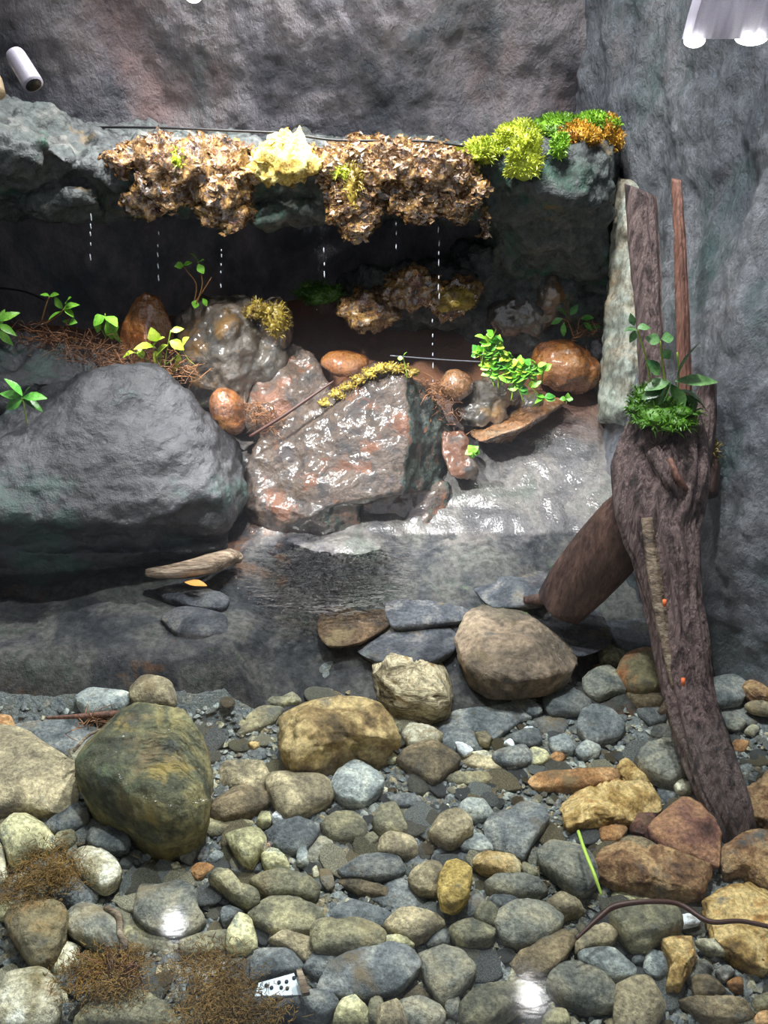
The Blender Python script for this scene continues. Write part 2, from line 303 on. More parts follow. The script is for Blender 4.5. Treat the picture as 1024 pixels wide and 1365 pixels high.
# ------------------------------------------------------------ the setting: walls, floor, bank
def G(x, y):
    """height of the pool bed and of the bank behind it"""
    if y > 1.94: z = min((y-1.94)*.53, .42)
    else: z = -.16*(1-sm((y-1.40)/.54))
    zl = -.16+.11*sm((y-1.37-.03*math.sin(x*9))/.17)        # shallow shelf under the big grey boulder
    w = sm((-.24-x)/.1)
    if y < 1.94: z = max(z, z*(1-w)+zl*w)
    wr = sm((x-.3)/.15)*sm((y-1.5)/.1)*(1-sm((y-1.8)/.14))
    z -= .05*wr
    z += .30*sm((y-2.15)/.3)*0
    return z
def grid(name, f, u0, u1, v0, v1, nu, nv, mat, flip=False):
    vs = []; fs = []
    for j in range(nv+1):
        for i in range(nu+1):
            vs.append(f(u0+(u1-u0)*i/nu, v0+(v1-v0)*j/nv))
    for j in range(nv):
        for i in range(nu):
            a = j*(nu+1)+i; q = (a, a+1, a+nu+2, a+nu+1); fs.append(q[::-1] if flip else q)
    o = pyd(name, vs, fs, mat); return o
def fl(x, y): return Vector((x, y, G(x, y)-.012+.006*fbm(Vector((x*12, y*12, 0)), 4)))
o = grid('floor', fl, -1.5, 1.3, .2, 1.62, 190, 110, M['gravelbase']); tag(o, kind='structure')
def bk(x, y):
    n = .016*fbm(Vector((x*5, y*5, 2)), 5)+.005*fbm(Vector((x*26, y*26, 5)), 3)
    return Vector((x, y, G(x, y)+n-.03*(1-sm((y-1.43)/.06))))
o = grid('rock_bank', bk, -1.5, 1.2, 1.42, 2.8, 270, 140, M['bank']); tag(o, 'wet grey sloping rock bank glistening at the right behind the pool', 'rock bank')
def wb(x, z):
    n = .07*fbm(Vector((x*1.6, z*1.1, 9)), 3)+.018*fbm(Vector((x*6, z*5, 1)), 5)+.02*abs(noise.noise(Vector((x*4, z*2.5, 7))))+.005*fbm(Vector((x*24, z*22, 3)), 3)-.012*max(0, .25-abs(noise.noise(Vector((x*3.3+z, z*2.4, 5)))))*3
    bay = -.10*sm((-.62-x)/.3)+.0
    return Vector((x, 2.68+n+bay-.05*sm((z-.9)/.6), z))
o = grid('wall_back', wb, -1.5, 1.15, -.2, 2.4, 300, 300, M['wall']); tag(o, kind='structure')
def wr(y, z):
    t = sm((z)/1.1)
    xb = [(.2, 1.02), (1.1, .90), (1.46, .80), (1.62, .69), (1.78, .62), (2.0, .605), (2.45, .62), (2.8, .60)]
    xt = [(.2, 1.0), (1.2, .9), (1.6, .80), (1.9, .745), (2.2, .67), (2.55, .55), (2.8, .48)]
    def ip(T):
        if y <= T[0][0]: return T[0][1]
        for (a, b), (c, d) in zip(T, T[1:]):
            if y <= c: return b+(d-b)*sm((y-a)/(c-a))*.5+(d-b)*.5*(y-a)/(c-a)
        return T[-1][1]
    n = .03*fbm(Vector((y*3, z*2, 3)), 3)+.016*fbm(Vector((y*9, z*8, 1)), 5)+.012*abs(noise.noise(Vector((y*9, z*5, 7))))+.005*fbm(Vector((y*28, z*26, 3)), 3)
    return Vector((ip(xb)*(1-t)+ip(xt)*t-n, y, z))
o = grid('wall_right', wr, .2, 2.8, -.2, 2.4, 300, 280, M['wallr'], True); tag(o, kind='structure')
def wl(y, z): return Vector((-1.22+.05*fbm(Vector((y*2, z*2, 8)), 4)+.012*fbm(Vector((y*11, z*9, 8)), 4), y, z))
o = grid('wall_left', wl, .2, 2.8, -.2, 2.4, 120, 110, M['wall']); tag(o, kind='structure')

# ------------------------------------------------------------ rocks above the water
def rock(name, parts, mat, label, cat='rock', **kw):
    o = vox(name, parts, M[mat], **kw); return tag(o, label, cat)
def seg(x0, x1, t0, t1, l0, l1, b0, b1, Y=2.2):
    return [P(x0, t0, 2.66), P(x1, t1, 2.66), P(x0, t0+8, Y+.1), P(x1, t1+8, Y+.1), P(x0, l0, Y), P(x1, l1, Y), P(x0, b0, Y+.1), P(x1, b1, Y+.1), P(x0, b0-10, 2.7), P(x1, b1-10, 2.7)]
rock('rock_ledge', [
    [P(-90, 120, 2.35), P(20, 128, 2.32), P(75, 150, 2.35), P(110, 172, 2.4), P(-90, 200, 2.1), P(30, 190, 2.1), P(95, 215, 2.15), P(-90, 250, 2.12), P(80, 245, 2.2), P(-90, 290, 2.35), P(90, 280, 2.4), P(-90, 130, 2.7), P(110, 172, 2.7), P(-90, 290, 2.7), P(110, 280, 2.7)],
    seg(60, 250, 168, 176, 225, 225, 292, 288), seg(220, 450, 176, 188, 222, 222, 280, 285, 2.22), seg(420, 670, 186, 196, 225, 222, 290, 292, 2.22),
    [P(620, 192, 2.3), P(700, 168, 2.32), P(780, 158, 2.4), P(826, 175, 2.45), P(660, 205, 2.2), P(740, 200, 2.16), P(815, 210, 2.22), P(650, 270, 2.22), P(740, 285, 2.2), P(815, 280, 2.26), P(660, 340, 2.36), P(700, 370, 2.4), P(812, 380, 2.38), P(640, 195, 2.7), P(826, 165, 2.7), P(820, 390, 2.7), P(650, 340, 2.7)],
    EL(190, 230, 2.22, 60, 30, .07), EL(740, 240, 2.25, 80, 55, .1), EL(385, 285, 2.3, 50, 22, .06), EL(90, 265, 2.25, 60, 28, .08), EL(20, 200, 2.15, 60, 30, .08),
    ], 'ledge', 'long dark grey-green rock ledge jutting from the back wall under the crusts', 'rock ledge', voxel=.008, smooth=2, amp=.03, s=.12, amp2=.010, s2=.03, ridged=.012)
rock('cave_rock', [
    [P(640, 330, 2.45), P(700, 350, 2.42), P(815, 370, 2.38), P(600, 400, 2.48), P(640, 450, 2.44), P(700, 470, 2.42), P(812, 500, 2.4), P(815, 400, 2.35), P(600, 330, 2.7), P(820, 330, 2.7), P(600, 460, 2.7), P(820, 500, 2.7)],
    [P(480, 360, 2.48), P(540, 352, 2.42), P(630, 375, 2.4), P(640, 430, 2.44), P(560, 420, 2.42), P(480, 425, 2.48), P(450, 380, 2.65), P(640, 350, 2.7), P(640, 440, 2.7), P(450, 430, 2.7)],
    ], 'ledge', 'dark craggy rock under the ledge behind the lush green plant', voxel=.008, smooth=2, amp=.03, s=.1, amp2=.012, s2=.03, ridged=.015)
rock('crusted_rock', [EL(492, 412, 2.4, 38, 26, .06), EL(550, 385, 2.38, 36, 28, .05), EL(600, 395, 2.38, 36, 24, .05)], 'crust', 'brown and green crusted knob of rock below the middle of the ledge', voxel=.006, smooth=3, amp=.03, s=.05, amp2=.01, s2=.015, ridged=.01)
rock('boulder', [
    [P(-120, 735, 1.78), P(60, 730, 1.78), P(200, 722, 1.82), P(300, 715, 1.90), P(334, 660, 1.95), P(320, 592, 2.0), P(262, 532, 1.98), P(205, 493, 2.0), P(122, 492, 2.0), P(72, 506, 2.02), P(-110, 640, 1.85), P(90, 600, 1.80), P(240, 590, 1.86), P(290, 660, 1.80), P(-60, 690, 1.66), P(180, 700, 1.74), P(300, 700, 1.84), P(72, 506, 2.25), P(205, 493, 2.2), P(320, 590, 2.2), P(330, 700, 2.15), P(-110, 660, 2.2)],
    [PZ(-120, 800, -.08), PZ(60, 796, -.09), PZ(200, 772, -.09), PZ(306, 738, -.07), P(-120, 700, 1.84), P(60, 700, 1.84), P(200, 700, 1.88), P(310, 690, 1.98), P(-120, 735, 1.73), P(70, 738, 1.74), P(190, 738, 1.77), PZ(300, 730, .02), P(-110, 700, 2.2), P(320, 700, 2.2)],
    ], 'boulder', 'big smooth dark grey boulder at the left rising from the pool', 'boulder', voxel=.008, smooth=4, amp=.018, s=.16, amp2=.005, s2=.028, ridged=.006)
rock('bank_rock', [
    [P(-110, 430, 2.25), P(0, 440, 2.22), P(90, 470, 2.2), P(170, 478, 2.2), P(180, 520, 2.12), P(-110, 520, 2.0), P(40, 510, 2.02), P(-110, 650, 1.98), P(80, 600, 2.1), P(170, 560, 2.2), P(-110, 450, 2.6), P(180, 470, 2.6), P(180, 600, 2.6), P(-110, 650, 2.5)],
    ], 'boulder', 'grey bank rock behind the big boulder at the left edge', voxel=.01, smooth=4, amp=.02, s=.1, amp2=.008, s2=.03, ridged=.012)
rock('wet_cone_rock', [[P(192, 388, 2.28), P(212, 396, 2.28), P(232, 440, 2.27), P(234, 495, 2.26), P(158, 495, 2.26), P(160, 445, 2.28), P(175, 402, 2.28), P(195, 450, 2.2), P(200, 500, 2.19), P(200, 420, 2.36), P(230, 495, 2.38), P(165, 495, 2.38)]], 'slick', 'cone-shaped wet orange-brown rock behind the big grey boulder', voxel=.006, smooth=5, amp=.006, s=.08, amp2=.001)
rock('mossy_rock', [
    [P(232, 425, 2.3), P(262, 394, 2.3), P(325, 388, 2.32), P(345, 410, 2.28), P(340, 470, 2.2), P(300, 500, 2.16), P(240, 470, 2.2), P(300, 440, 2.18), P(245, 540, 2.18), P(330, 560, 2.15), P(345, 500, 2.2), P(330, 400, 2.5), P(240, 430, 2.5), P(245, 540, 2.5), P(345, 540, 2.5)],
    EL(365, 435, 2.3, 28, 38, .07), EL(350, 490, 2.26, 40, 40, .07)], 'wetgrey', 'pale grey and brown wet rock with mossy side, left of centre', voxel=.006, smooth=1, amp=.014, s=.07, amp2=.003, s2=.02, ridged=.004)
rock('wet_slope_rock', [[P(345, 478, 2.26), P(385, 458, 2.28), P(418, 472, 2.26), P(442, 512, 2.2), P(420, 560, 2.14), P(340, 590, 2.1), P(318, 560, 2.14), P(380, 520, 2.15), P(385, 458, 2.45), P(440, 540, 2.4), P(320, 560, 2.4), P(400, 600, 2.3)]], 'wetbrown', 'glistening brown rock left of the dark twig, above the central rock', voxel=.006, smooth=1, amp=.010, s=.07, amp2=.003, s2=.02)
rock('oval_rock', [EL(304, 548, 2.06, 22, 34, .05, -.35)], 'slick', 'oval orange-brown wet rock at the big boulder\'s right shoulder', voxel=.005, smooth=2, amp=.006, s=.06, amp2=.001)
rock('lens_rock', [EL(460, 484, 2.24, 33, 17, .05, .05)], 'slick', 'lens-shaped orange wet rock above the central rock', voxel=.005, smooth=2, amp=.005, s=.06, amp2=.001)
M['greenshade'] = rock_mat('green_wet_shaded_rock', [(36, 42, 40), (60, 70, 66), (84, 88, 80)], scale=16, rough=.5, bump=1, bscale=90, bd=.006, vary=0)  # algae green, with the shade of the right side painted in
cr = rock('central_rock', [
    [P(500, 486, 2.14), P(545, 494, 2.10), P(455, 508, 2.16), P(400, 545, 2.14), P(350, 578, 2.10), P(328, 620, 2.03), P(330, 680, 1.97), P(542, 600, 1.99), P(536, 655, 1.95), P(480, 665, 1.93), P(390, 690, 1.93), P(572, 515, 2.18), P(604, 580, 2.16), P(604, 650, 2.12), P(500, 486, 2.35), P(600, 600, 2.35), P(330, 640, 2.35)],
    [P(325, 660, 1.99), P(470, 655, 1.96), PZ(340, 724, -.04), PZ(492, 724, -.04), P(410, 690, 1.91), P(330, 640, 2.2), P(480, 640, 2.2), P(360, 700, 2.2)],
    [P(480, 650, 2.02), P(600, 640, 2.06), PZ(604, 722, -.03), PZ(480, 722, -.03), P(600, 640, 2.3), P(480, 640, 2.3)],
    ], 'wetbrown', 'large pyramid-shaped central rock, wet brown with white glare', 'boulder', voxel=.006, smooth=2, amp=.012, s=.09, amp2=.0016, s2=.012, ridged=.004)
cr.data.materials.append(M['greenshade'])
for p_ in cr.data.polygons:                                # algae-green right-facing side, its shade put into the colour
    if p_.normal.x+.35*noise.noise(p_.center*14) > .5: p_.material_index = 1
rock('round_rock', [EL(607, 513, 2.2, 23, 20, .045)], 'slickb', 'small round brown rock right of the central rock\'s top', voxel=.005, smooth=2, amp=.006, s=.05, amp2=.002)
rock('cobble', [EL(748, 487, 2.33, 42, 33, .08, .15), EL(775, 497, 2.34, 27, 26, .06)], 'slick', 'large orange-brown wet cobble right of the lush plant', voxel=.006, smooth=3, amp=.012, s=.07, amp2=.003, s2=.02)
rock('white_pebble', [EL(795, 465, 2.4, 12, 17, .03)], 'pebblew', 'small pale grey pebble behind the large orange-brown cobble', 'pebble', voxel=.004, smooth=2, amp=.003, s=.05, amp2=.001)
rock('slab_rock', [[P(625, 578, 2.16), P(640, 562, 2.2), P(738, 528, 2.28), P(753, 537, 2.25), P(700, 568, 2.12), P(640, 590, 2.1), P(650, 572, 2.3), P(740, 540, 2.36), P(680, 590, 2.2)]], 'slickb', 'flat tan slab slanting below the lush green plant', voxel=.005, smooth=3, amp=.008, s=.06, amp2=.003)
rock('stub_rock', [[P(590, 572, 2.12), P(615, 575, 2.1), P(640, 625, 2.05), P(632, 645, 2.05), P(600, 635, 2.03), P(588, 600, 2.08), P(620, 600, 2.2), P(600, 600, 2.2)]], 'wetbrown', 'reddish-brown wedge rock right of the central rock\'s shaded side', voxel=.005, smooth=3, amp=.01, s=.05, amp2=.003)
rock('tan_rock', [EL(655, 525, 2.24, 38, 22, .06), EL(640, 550, 2.2, 34, 18, .05), EL(700, 535, 2.28, 30, 14, .05)], 'wetgrey', 'rough tan rock holding the lush green plant', voxel=.006, smooth=3, amp=.015, s=.05, amp2=.005, s2=.02)
rock('patch_rock', [EL(735, 400, 2.40, 20, 34, .04), EL(700, 420, 2.44, 50, 30, .06)], 'wetgrey', 'rock with a pale orange streak on the cave wall above the cobble', voxel=.007, smooth=3, amp=.015, s=.06, amp2=.004)
rock('rock_column', [[P(824, 235, 2.34), P(856, 245, 2.30), P(868, 400, 2.22), P(866, 575, 2.12), P(798, 560, 2.16), P(804, 460, 2.24), P(816, 340, 2.30), P(826, 235, 2.6), P(860, 300, 2.6), P(866, 575, 2.5), P(800, 560, 2.5), P(838, 400, 2.2), P(835, 545, 2.1)]], 'column', 'pale green-grey upright rib of rock behind the driftwood plank', voxel=.007, smooth=5, amp=.01, s=.08, amp2=.003)

# crusts on the ledge: lumpy mineral crust with wet leaf flakes as a part
def crust(parts, mat, label, nfl, fm, cat='crust', **kw):
    o = rock('ledge_crust', parts, mat, label, cat, voxel=.0055, smooth=2, amp=.022, s=.06, amp2=.009, s2=.012, ridged=.02, **kw)
    V, F = [], []; me = o.data; k = len(me.vertices)
    for i in range(nfl):
        v = me.vertices[random.randrange(k)]
        if v.normal.y > .3: continue
        n = (v.normal+rv(.5)).normalized(); t = n.cross(Vector((random.gauss(0, .6), 0, 1))).normalized(); s = t.cross(n); a = random.uniform(.004, .013); b = a*random.uniform(.4, .9)
        c = v.co+v.normal*.002; j = len(V)
        V += [c-t*a, c-s*b+n*a*.2, c+t*a, c+s*b+n*a*.3]; F += [(j, j+1, j+2, j+3)]
    me2 = bpy.data.meshes.new('flakes'); me2.from_pydata(V, [], F); f = link('leaf_flakes', me2, M[fm], o, center=False, smooth=False); f.location = (0, 0, 0); tag(f, kind='stuff')
crust([EL(190, 212, 2.17, 50, 20, .06), EL(250, 225, 2.14, 50, 26, .06), EL(300, 240, 2.14, 40, 36, .06), EL(200, 272, 2.15, 28, 18, .03), EL(225, 255, 2.14, 40, 26, .04), EL(305, 280, 2.15, 36, 20, .04), EL(250, 200, 2.3, 90, 14, .1)], 'crust', 'rusty orange crust with white glints hanging over the left part of the ledge', 1300, 'flake')
crust([EL(378, 212, 2.14, 44, 26, .07), EL(355, 225, 2.13, 22, 16, .04)], 'yellow', 'glaring pale yellow crust lump on the middle of the ledge', 60, 'yellow')
crust([EL(460, 225, 2.16, 34, 28, .05), EL(475, 275, 2.14, 38, 34, .05), EL(530, 230, 2.16, 50, 32, .06), EL(590, 235, 2.16, 50, 34, .06), EL(560, 268, 2.15, 50, 18, .04), EL(620, 262, 2.15, 26, 26, .04), EL(510, 205, 2.3, 120, 12, .08)], 'crust', 'brown crust of wet leaf litter on the ledge left of the moss', 4200, 'flake')
crust([EL(647, 300, 2.2, 6, 20, .015)], 'crust', 'small tongue of crust hanging under the ledge below the moss', 60, 'crust')

# ------------------------------------------------------------ moss
def moss(name, lumps, n, ln, mats, label, parent=None, cat='moss', wd=.0016, up=.6):
    """lumps: (px,py,Y,rpx,rpy,ry) ellipsoids; blades of each material are one part"""
    root = empty(name, P(lumps[0][0], lumps[0][1], lumps[0][2])) if parent is None else parent
    if parent is None: tag(root, label, cat)
    for mi, (mk, idx) in enumerate(mats):
        V, F = [], []
        bm = bmesh.new()
        sub = []
        for li in idx:
            l = lumps[li]; e = EL(*l); sub.append((e[1], Vector(e[2])))
            for q in range(9):
                d = rv().normalized(); f = random.uniform(.28, .5); sub.append((e[1]+Vector((d.x*e[2][0], d.y*e[2][1], d.z*e[2][2]))*.85, Vector(e[2])*f))
        for c, r in sub:
            ico(bm, c, (r[0]*.8, r[1]*.8, r[2]*.8), 2)
            vol = r[0]*r[2]
            for i in range(int(n*.7*vol/.003)):
                d = rv().normalized()
                if d.z < -.6: continue
                p = c+Vector((d.x*r[0], d.y*r[1], d.z*r[2]))*random.uniform(.75, 1.02)
                nn = (d+Vector((0, 0, up))+rv(.45)).normalized(); L = ln*random.uniform(.5, 1.3); s = nn.cross(rv()).normalized()*wd*random.uniform(.5, 1.0)
                j = len(V); mid = p+nn*L*.55+rv(L*.06); tip = p+nn*L-Vector((0, 0, L*.25))
                V += [p-s, p+s, mid+s*1.1, mid-s*1.1, tip]; F += [(j, j+1, j+2, j+3), (j+3, j+2, j+4)]
        t = bpy.data.meshes.new('t'); bm.to_mesh(t); bm.free(); o = len(V)
        V += [v.co.copy() for v in t.vertices]; F += [tuple(i+o for i in p.vertices) for p in t.polygons]; bpy.data.meshes.remove(t)
        ob = pyd('moss_cushion', V, F, M[mk], root, False); tag(ob, kind='stuff')
    return root
moss('moss_mat', [(650, 200, 2.24, 34, 16, .06), (688, 185, 2.26, 30, 20, .07), (700, 215, 2.14, 24, 32, .03), (745, 172, 2.3, 40, 18, .07), (790, 168, 2.36, 34, 16, .06), (810, 185, 2.34, 16, 28, .05), (770, 180, 2.24, 30, 14, .04), (640, 205, 2.18, 20, 12, .04), (745, 195, 2.16, 12, 14, .02)],
     2600, .011, [('moss', (0, 1, 2, 7)), ('mossg', (3, 4, 8)), ('mosso', (5, 6))], 'bright yellow-green moss mat with orange end on the ledge\'s right end')
moss('moss_tuft', [(470, 250, 2.1, 12, 28, .02), (462, 232, 2.11, 14, 10, .02)], 900, .014, [('mossdry', (0,)), ('moss', (1,))], 'thin hanging yellow-green moss on the ledge crust right of the yellow lump')
moss('moss_tuft', [(240, 215, 2.09, 9, 14, .02)], 900, .012, [('moss', (0,))], 'tiny yellow moss spot on the left crust of the ledge')
moss('moss_tuft', [(368, 425, 2.22, 18, 22, .03), (345, 415, 2.23, 22, 14, .03)], 600, .014, [('mossdry', (0, 1))], 'olive dry moss on the wet rock left of centre')
moss('moss_tuft', [(430, 392, 2.42, 34, 16, .03)], 700, .012, [('mossd', (0,))], 'dark moss patch in the shade under the ledge')
moss('moss_tuft', [(x, y, 2.105, 10, 6, .018) for x, y in ((436, 538), (450, 526), (464, 515), (478, 506), (492, 498), (506, 492), (520, 490), (534, 491), (548, 497))], 1500, .008, [('mossdry', range(9))], 'thin line of olive moss along the central rock\'s crest')
moss('moss_tuft', [(605, 400, 2.33, 26, 18, .02)], 600, .01, [('mossdry', (0,))], 'pale green moss on the crusted knob under the ledge')

# ------------------------------------------------------------ driftwood
dw = empty('driftwood_stump', PZ(905, 930, 0)); tag(dw, 'dark weathered driftwood stump with two legs standing in the pool at right', 'driftwood')
def limb(name, pp, mat, parent, groove=.16, n=40, sub=10, seed=0, gf=5, **kw):
    pts = [P(a, b, c) for (a, b, c, r) in pp]; rads = [q[3]*depth(p)/FPX for q, p in zip(pp, pts)]
    v, f = tube(pts, rads, n, groove, seed, True, sub, gf); return pyd(name, v, f, M[mat], parent)
limb('trunk', [(893, 540, 1.64, 36), (888, 575, 1.62, 50), (882, 630, 1.57, 58), (878, 690, 1.52, 52), (888, 740, 1.47, 42), (896, 800, 1.42, 34), (905, 860, 1.37, 32), (915, 915, 1.33, 31), (932, 975, 1.27, 34), (955, 1040, 1.20, 34), (975, 1090, 1.15, 28), (985, 1125, 1.13, 20)], 'wood', dw, .26, 90, 12, 1, 4)
limb('leg', [(866, 660, 1.56, 32), (840, 695, 1.59, 42), (805, 738, 1.62, 43), (772, 776, 1.64, 40), (748, 806, 1.65, 34)], 'woodd', dw, .10, 40, 8, 2, 3)
limb('leg_spur', [(775, 790, 1.63, 12), (735, 797, 1.66, 9), (700, 800, 1.69, 5)], 'woodd', dw, .1, 20, 5, 9, 3)
limb('branch_stub', [(885, 650, 1.62, 34), (915, 610, 1.64, 30), (932, 570, 1.66, 20), (941, 530, 1.68, 13), (946, 508, 1.68, 8)], 'wood', dw, .25, 40, 8, 3, 4)
limb('side_knot', [(930, 660, 1.62, 24), (932, 620, 1.66, 26), (938, 590, 1.68, 16)], 'woodd', dw, .2, 30, 6, 4, 4)
limb('torn_fibres', [(870, 600, 1.53, 10), (895, 640, 1.49, 14), (915, 680, 1.50, 9), (925, 700, 1.52, 4)], 'wood', dw, .35, 24, 6, 5, 4)
limb('torn_fibres', [(893, 612, 1.50, 4), (905, 640, 1.475, 6), (925, 665, 1.50, 3)], 'woodo', dw, .35, 16, 6, 6, 3)
limb('root_spur', [(905, 925, 1.31, 12), (893, 938, 1.31, 8), (880, 950, 1.315, 4)], 'woodp', dw, .1, 16, 4, 7)
limb('pale_edge', [(862, 690, 1.46, 7), (874, 780, 1.40, 9), (886, 850, 1.355, 8), (901, 915, 1.31, 6)], 'woodp', dw, .3, 16, 8, 8, 3)
def plank(name, L, Rr, Y0, Y1, th, mat, parent, seed=0, ny=60):
    """board with ragged edges: left and right outlines in the picture, leaning back from Y0 (foot) to Y1 (top)"""
    V, F = [], []; nx = 14
    def ip(T, t):
        k = t*(len(T)-1); i = min(int(k), len(T)-2); f = k-i; return T[i][0]*(1-f)+T[i+1][0]*f, T[i][1]*(1-f)+T[i+1][1]*f
    for side in (0, 1):
        for j in range(ny+1):
            t = j/ny; l = ip(L, t); r = ip(Rr, t); Y = Y1+(Y0-Y1)*t
            for i in range(nx+1):
                s = i/nx; x = l[0]*(1-s)+r[0]*s; y = l[1]*(1-s)+r[1]*s
                g = noise.noise(Vector((s*7, t*1.2, seed)))*.007+noise.noise(Vector((s*16, t*3, seed+4)))*.005
                bulge = th*(1-abs(2*s-1)**2.5)
                p = P(x+2*noise.noise(Vector((t*9, side, seed))), y, Y)
                p.y += (-bulge*.5-g) if side == 0 else bulge*.5+.004
                V.append(p)
    m = (nx+1)*(ny+1)
    for j in range(ny):
        for i in range(nx):
            a = j*(nx+1)+i; F.append((a, a+nx+1, a+nx+2, a+1)); F.append((m+a, m+a+1, m+a+nx+2, m+a+nx+1))
    for j in range(ny):
        for a in (j*(nx+1), j*(nx+1)+nx):
            F.append((a, m+a, m+a+nx+1, a+nx+1))
    for i in range(nx):
        F.append((i, i+1, m+i+1, m+i)); a = ny*(nx+1)+i; F.append((a, a+1, m+a+1, m+a))
    return pyd(name, V, F, M[mat], parent)
plank('upright_plank', [(833, 245), (838, 330), (846, 400), (852, 480), (852, 580)], [(876, 262), (880, 330), (882, 400), (886, 480), (900, 580)], 1.66, 1.86, .05, 'wood', dw, 3)
o = plank('driftwood_post', [(896, 238), (899, 330), (902, 430), (906, 560)], [(909, 240), (915, 330), (920, 430), (924, 560)], 1.70, 1.86, .025, 'woodo', None, 8); tag(o, 'thin reddish wooden stick standing right of the broad plank', 'stick')
for (a, b, Y) in ((886, 803, 1.355), (911, 908, 1.285)):
    o = pyd('fleck', *(lambda bm=None: tube([P(a, b-3, Y), P(a, b+5, Y)], [.004, .003], 8, .2))(), M['orange'], dw); o['label'] = 'small orange fleck'
moss('epiphyte_moss', [(880, 552, 1.56, 40, 18, .05), (862, 540, 1.60, 20, 22, .04), (905, 560, 1.57, 22, 18, .04), (935, 600, 1.66, 16, 26, .02)], 900, .018, [('mossd', (0, 1)), ('mossg', (2,)), ('mossdry', (3,))], 'dark green moss cushion on top of the driftwood stump', cat='moss')

# ------------------------------------------------------------ plants
def plant(name, base, stems, mat, label, smat='stem', roots=0, cat='plant', ln=(18, 26), wr=.45, droop=.35):
    """base (px,py,Y); stems: list of (list of px,py points, list of leaf tips (dx,dy px from the end, length scale))"""
    b = P(*base); root = empty(name, b); tag(root, label, cat); k = depth(b)/FPX
    for (path, leaves) in stems:
        pts = [P(x, y, base[2]-.012*random.random()) for (x, y) in path]
        v, f = tube(pts, [.0022]+[.0016]*(len(pts)-1), 6, 0, 0, True, 4)
        pyd('stem', v, f, M[smat], root)
        for (ox, oy, a, L, w) in leaves:       # start offset, angle in the picture plane, length px, width px
            st = P(ox, oy, base[2]-.01); d = Vector((math.cos(R(a)), random.uniform(-.5, .1), math.sin(R(a))))
            v, f = leaf(st, d, Vector((random.uniform(-.8, .8), random.uniform(-1.4, .2), 1)), L*k*1.15, w*k*1.3, droop*random.uniform(.4, 1.2))
            pyd('leaf', v, f, M[random.choice(mat) if isinstance(mat, tuple) else mat], root)
    return root
plant('foreground_sprout', (38, 585, 1.9), [([(38, 588), (35, 560), (30, 530)], [(30, 530, 160, 26, 10), (30, 528, 120, 26, 12), (30, 530, 10, 28, 12), (30, 532, -20, 24, 10), (30, 532, 200, 22, 12), (30, 531, 60, 18, 9)])], 'leafg', 'single-stemmed plant with glossy green leaves at the left edge by the big boulder', 'stemg')
plant('sprout', (-5, 445, 2.15), [([(-5, 445), (0, 425)], [(-2, 428, 30, 24, 9), (-2, 432, -20, 22, 8), (-4, 436, 60, 22, 8), (-2, 440, -50, 22, 8)])], 'leafb', 'green leaves poking in at the left edge above the bank rock', 'stemg')
plant('seedling', (60, 425, 2.2), [([(55, 430), (62, 405), (66, 395)], [(66, 395, 20, 12, 7), (66, 395, 150, 10, 6)]), ([(60, 432), (78, 420), (85, 412)], [(85, 412, 30, 18, 10), (85, 412, -30, 14, 10), (84, 412, 120, 16, 9), (82, 415, 200, 18, 8), (88, 405, 60, 14, 9)]), ([(88, 432), (92, 425)], [(92, 430, 20, 10, 8), (92, 430, 160, 8, 7)])], 'leafb', 'small bright green seedlings on thin brown stems at the far left')
plant('drooping_sprout', (140, 450, 2.2), [([(141, 452), (141, 430), (140, 418)], [(140, 422, 200, 16, 14), (140, 422, -20, 18, 16), (138, 425, -110, 26, 14), (143, 425, -70, 24, 16), (135, 425, -130, 20, 12), (147, 428, -80, 26, 8)])], 'leafb', 'drooping bright green leaf cluster left of the cone-shaped rock', 'stemg', droop=.6)
plant('yellow_plant', (215, 490, 2.12), [([(215, 495), (212, 470), (205, 462)], [(205, 462, 170, 22, 14), (205, 462, 60, 20, 14), (210, 455, 110, 16, 14), (205, 468, -60, 18, 14)]), ([(220, 492), (222, 470), (228, 440)], [(228, 442, 20, 14, 7), (224, 460, 200, 18, 12), (226, 455, -20, 18, 12)]), ([(215, 490), (235, 475), (244, 462)], [(244, 462, 80, 14, 12), (244, 466, -70, 22, 9), (238, 470, -90, 24, 8)]), ([(205, 492), (190, 475), (178, 470)], [(178, 470, 180, 14, 8), (185, 475, -90, 14, 9), (190, 478, 100, 12, 8)])], 'leafy', 'tangled yellow-green plant at the foot of the cone-shaped rock', 'stemg', droop=.5)
plant('tall_sprout', (258, 405, 2.24), [([(258, 408), (262, 380), (250, 362), (245, 354)], [(245, 354, 170, 10, 8), (245, 354, 30, 10, 7)]), ([(262, 405), (270, 378), (264, 350)], [(264, 350, 30, 10, 8), (264, 350, 100, 14, 10), (264, 352, -60, 12, 8)]), ([(258, 405), (268, 392), (282, 370)], [(270, 398, -60, 10, 6), (262, 400, -110, 10, 8)])], 'leafb', 'wiry sprout with curled green tips in front of the dark cave')
plant('tiny_sprout', (541, 503, 2.1), [([(543, 505), (541, 490), (537, 476)], [(537, 478, 80, 9, 6), (537, 478, 170, 6, 5)])], 'leafb', 'tiny single sprout on the crest of the central rock', 'stemg')
cl = []
for i in range(44):
    t = random.random(); x = 640+t*78+random.uniform(-10, 10); y = 468+t*52+random.uniform(-20, 22)
    e = (x+random.uniform(-10, 10), y+random.uniform(-12, 4)); cl.append(([(x, y+14), e], [(e[0], e[1], random.uniform(-30, 210), random.uniform(8, 14), random.uniform(6, 9)) for q in range(4)]))
cl += [([(650, 480), (648, 460), (648, 452)], [(648, 452, 150, 14, 9), (648, 452, -20, 16, 12), (646, 470, -120, 14, 8)])]
plant('lush_plant', (680, 525, 2.16), cl, ('leafb', 'leafb', 'leafy', 'leafg'), 'lush bright green leafy plant right of the central rock', 'stemg')
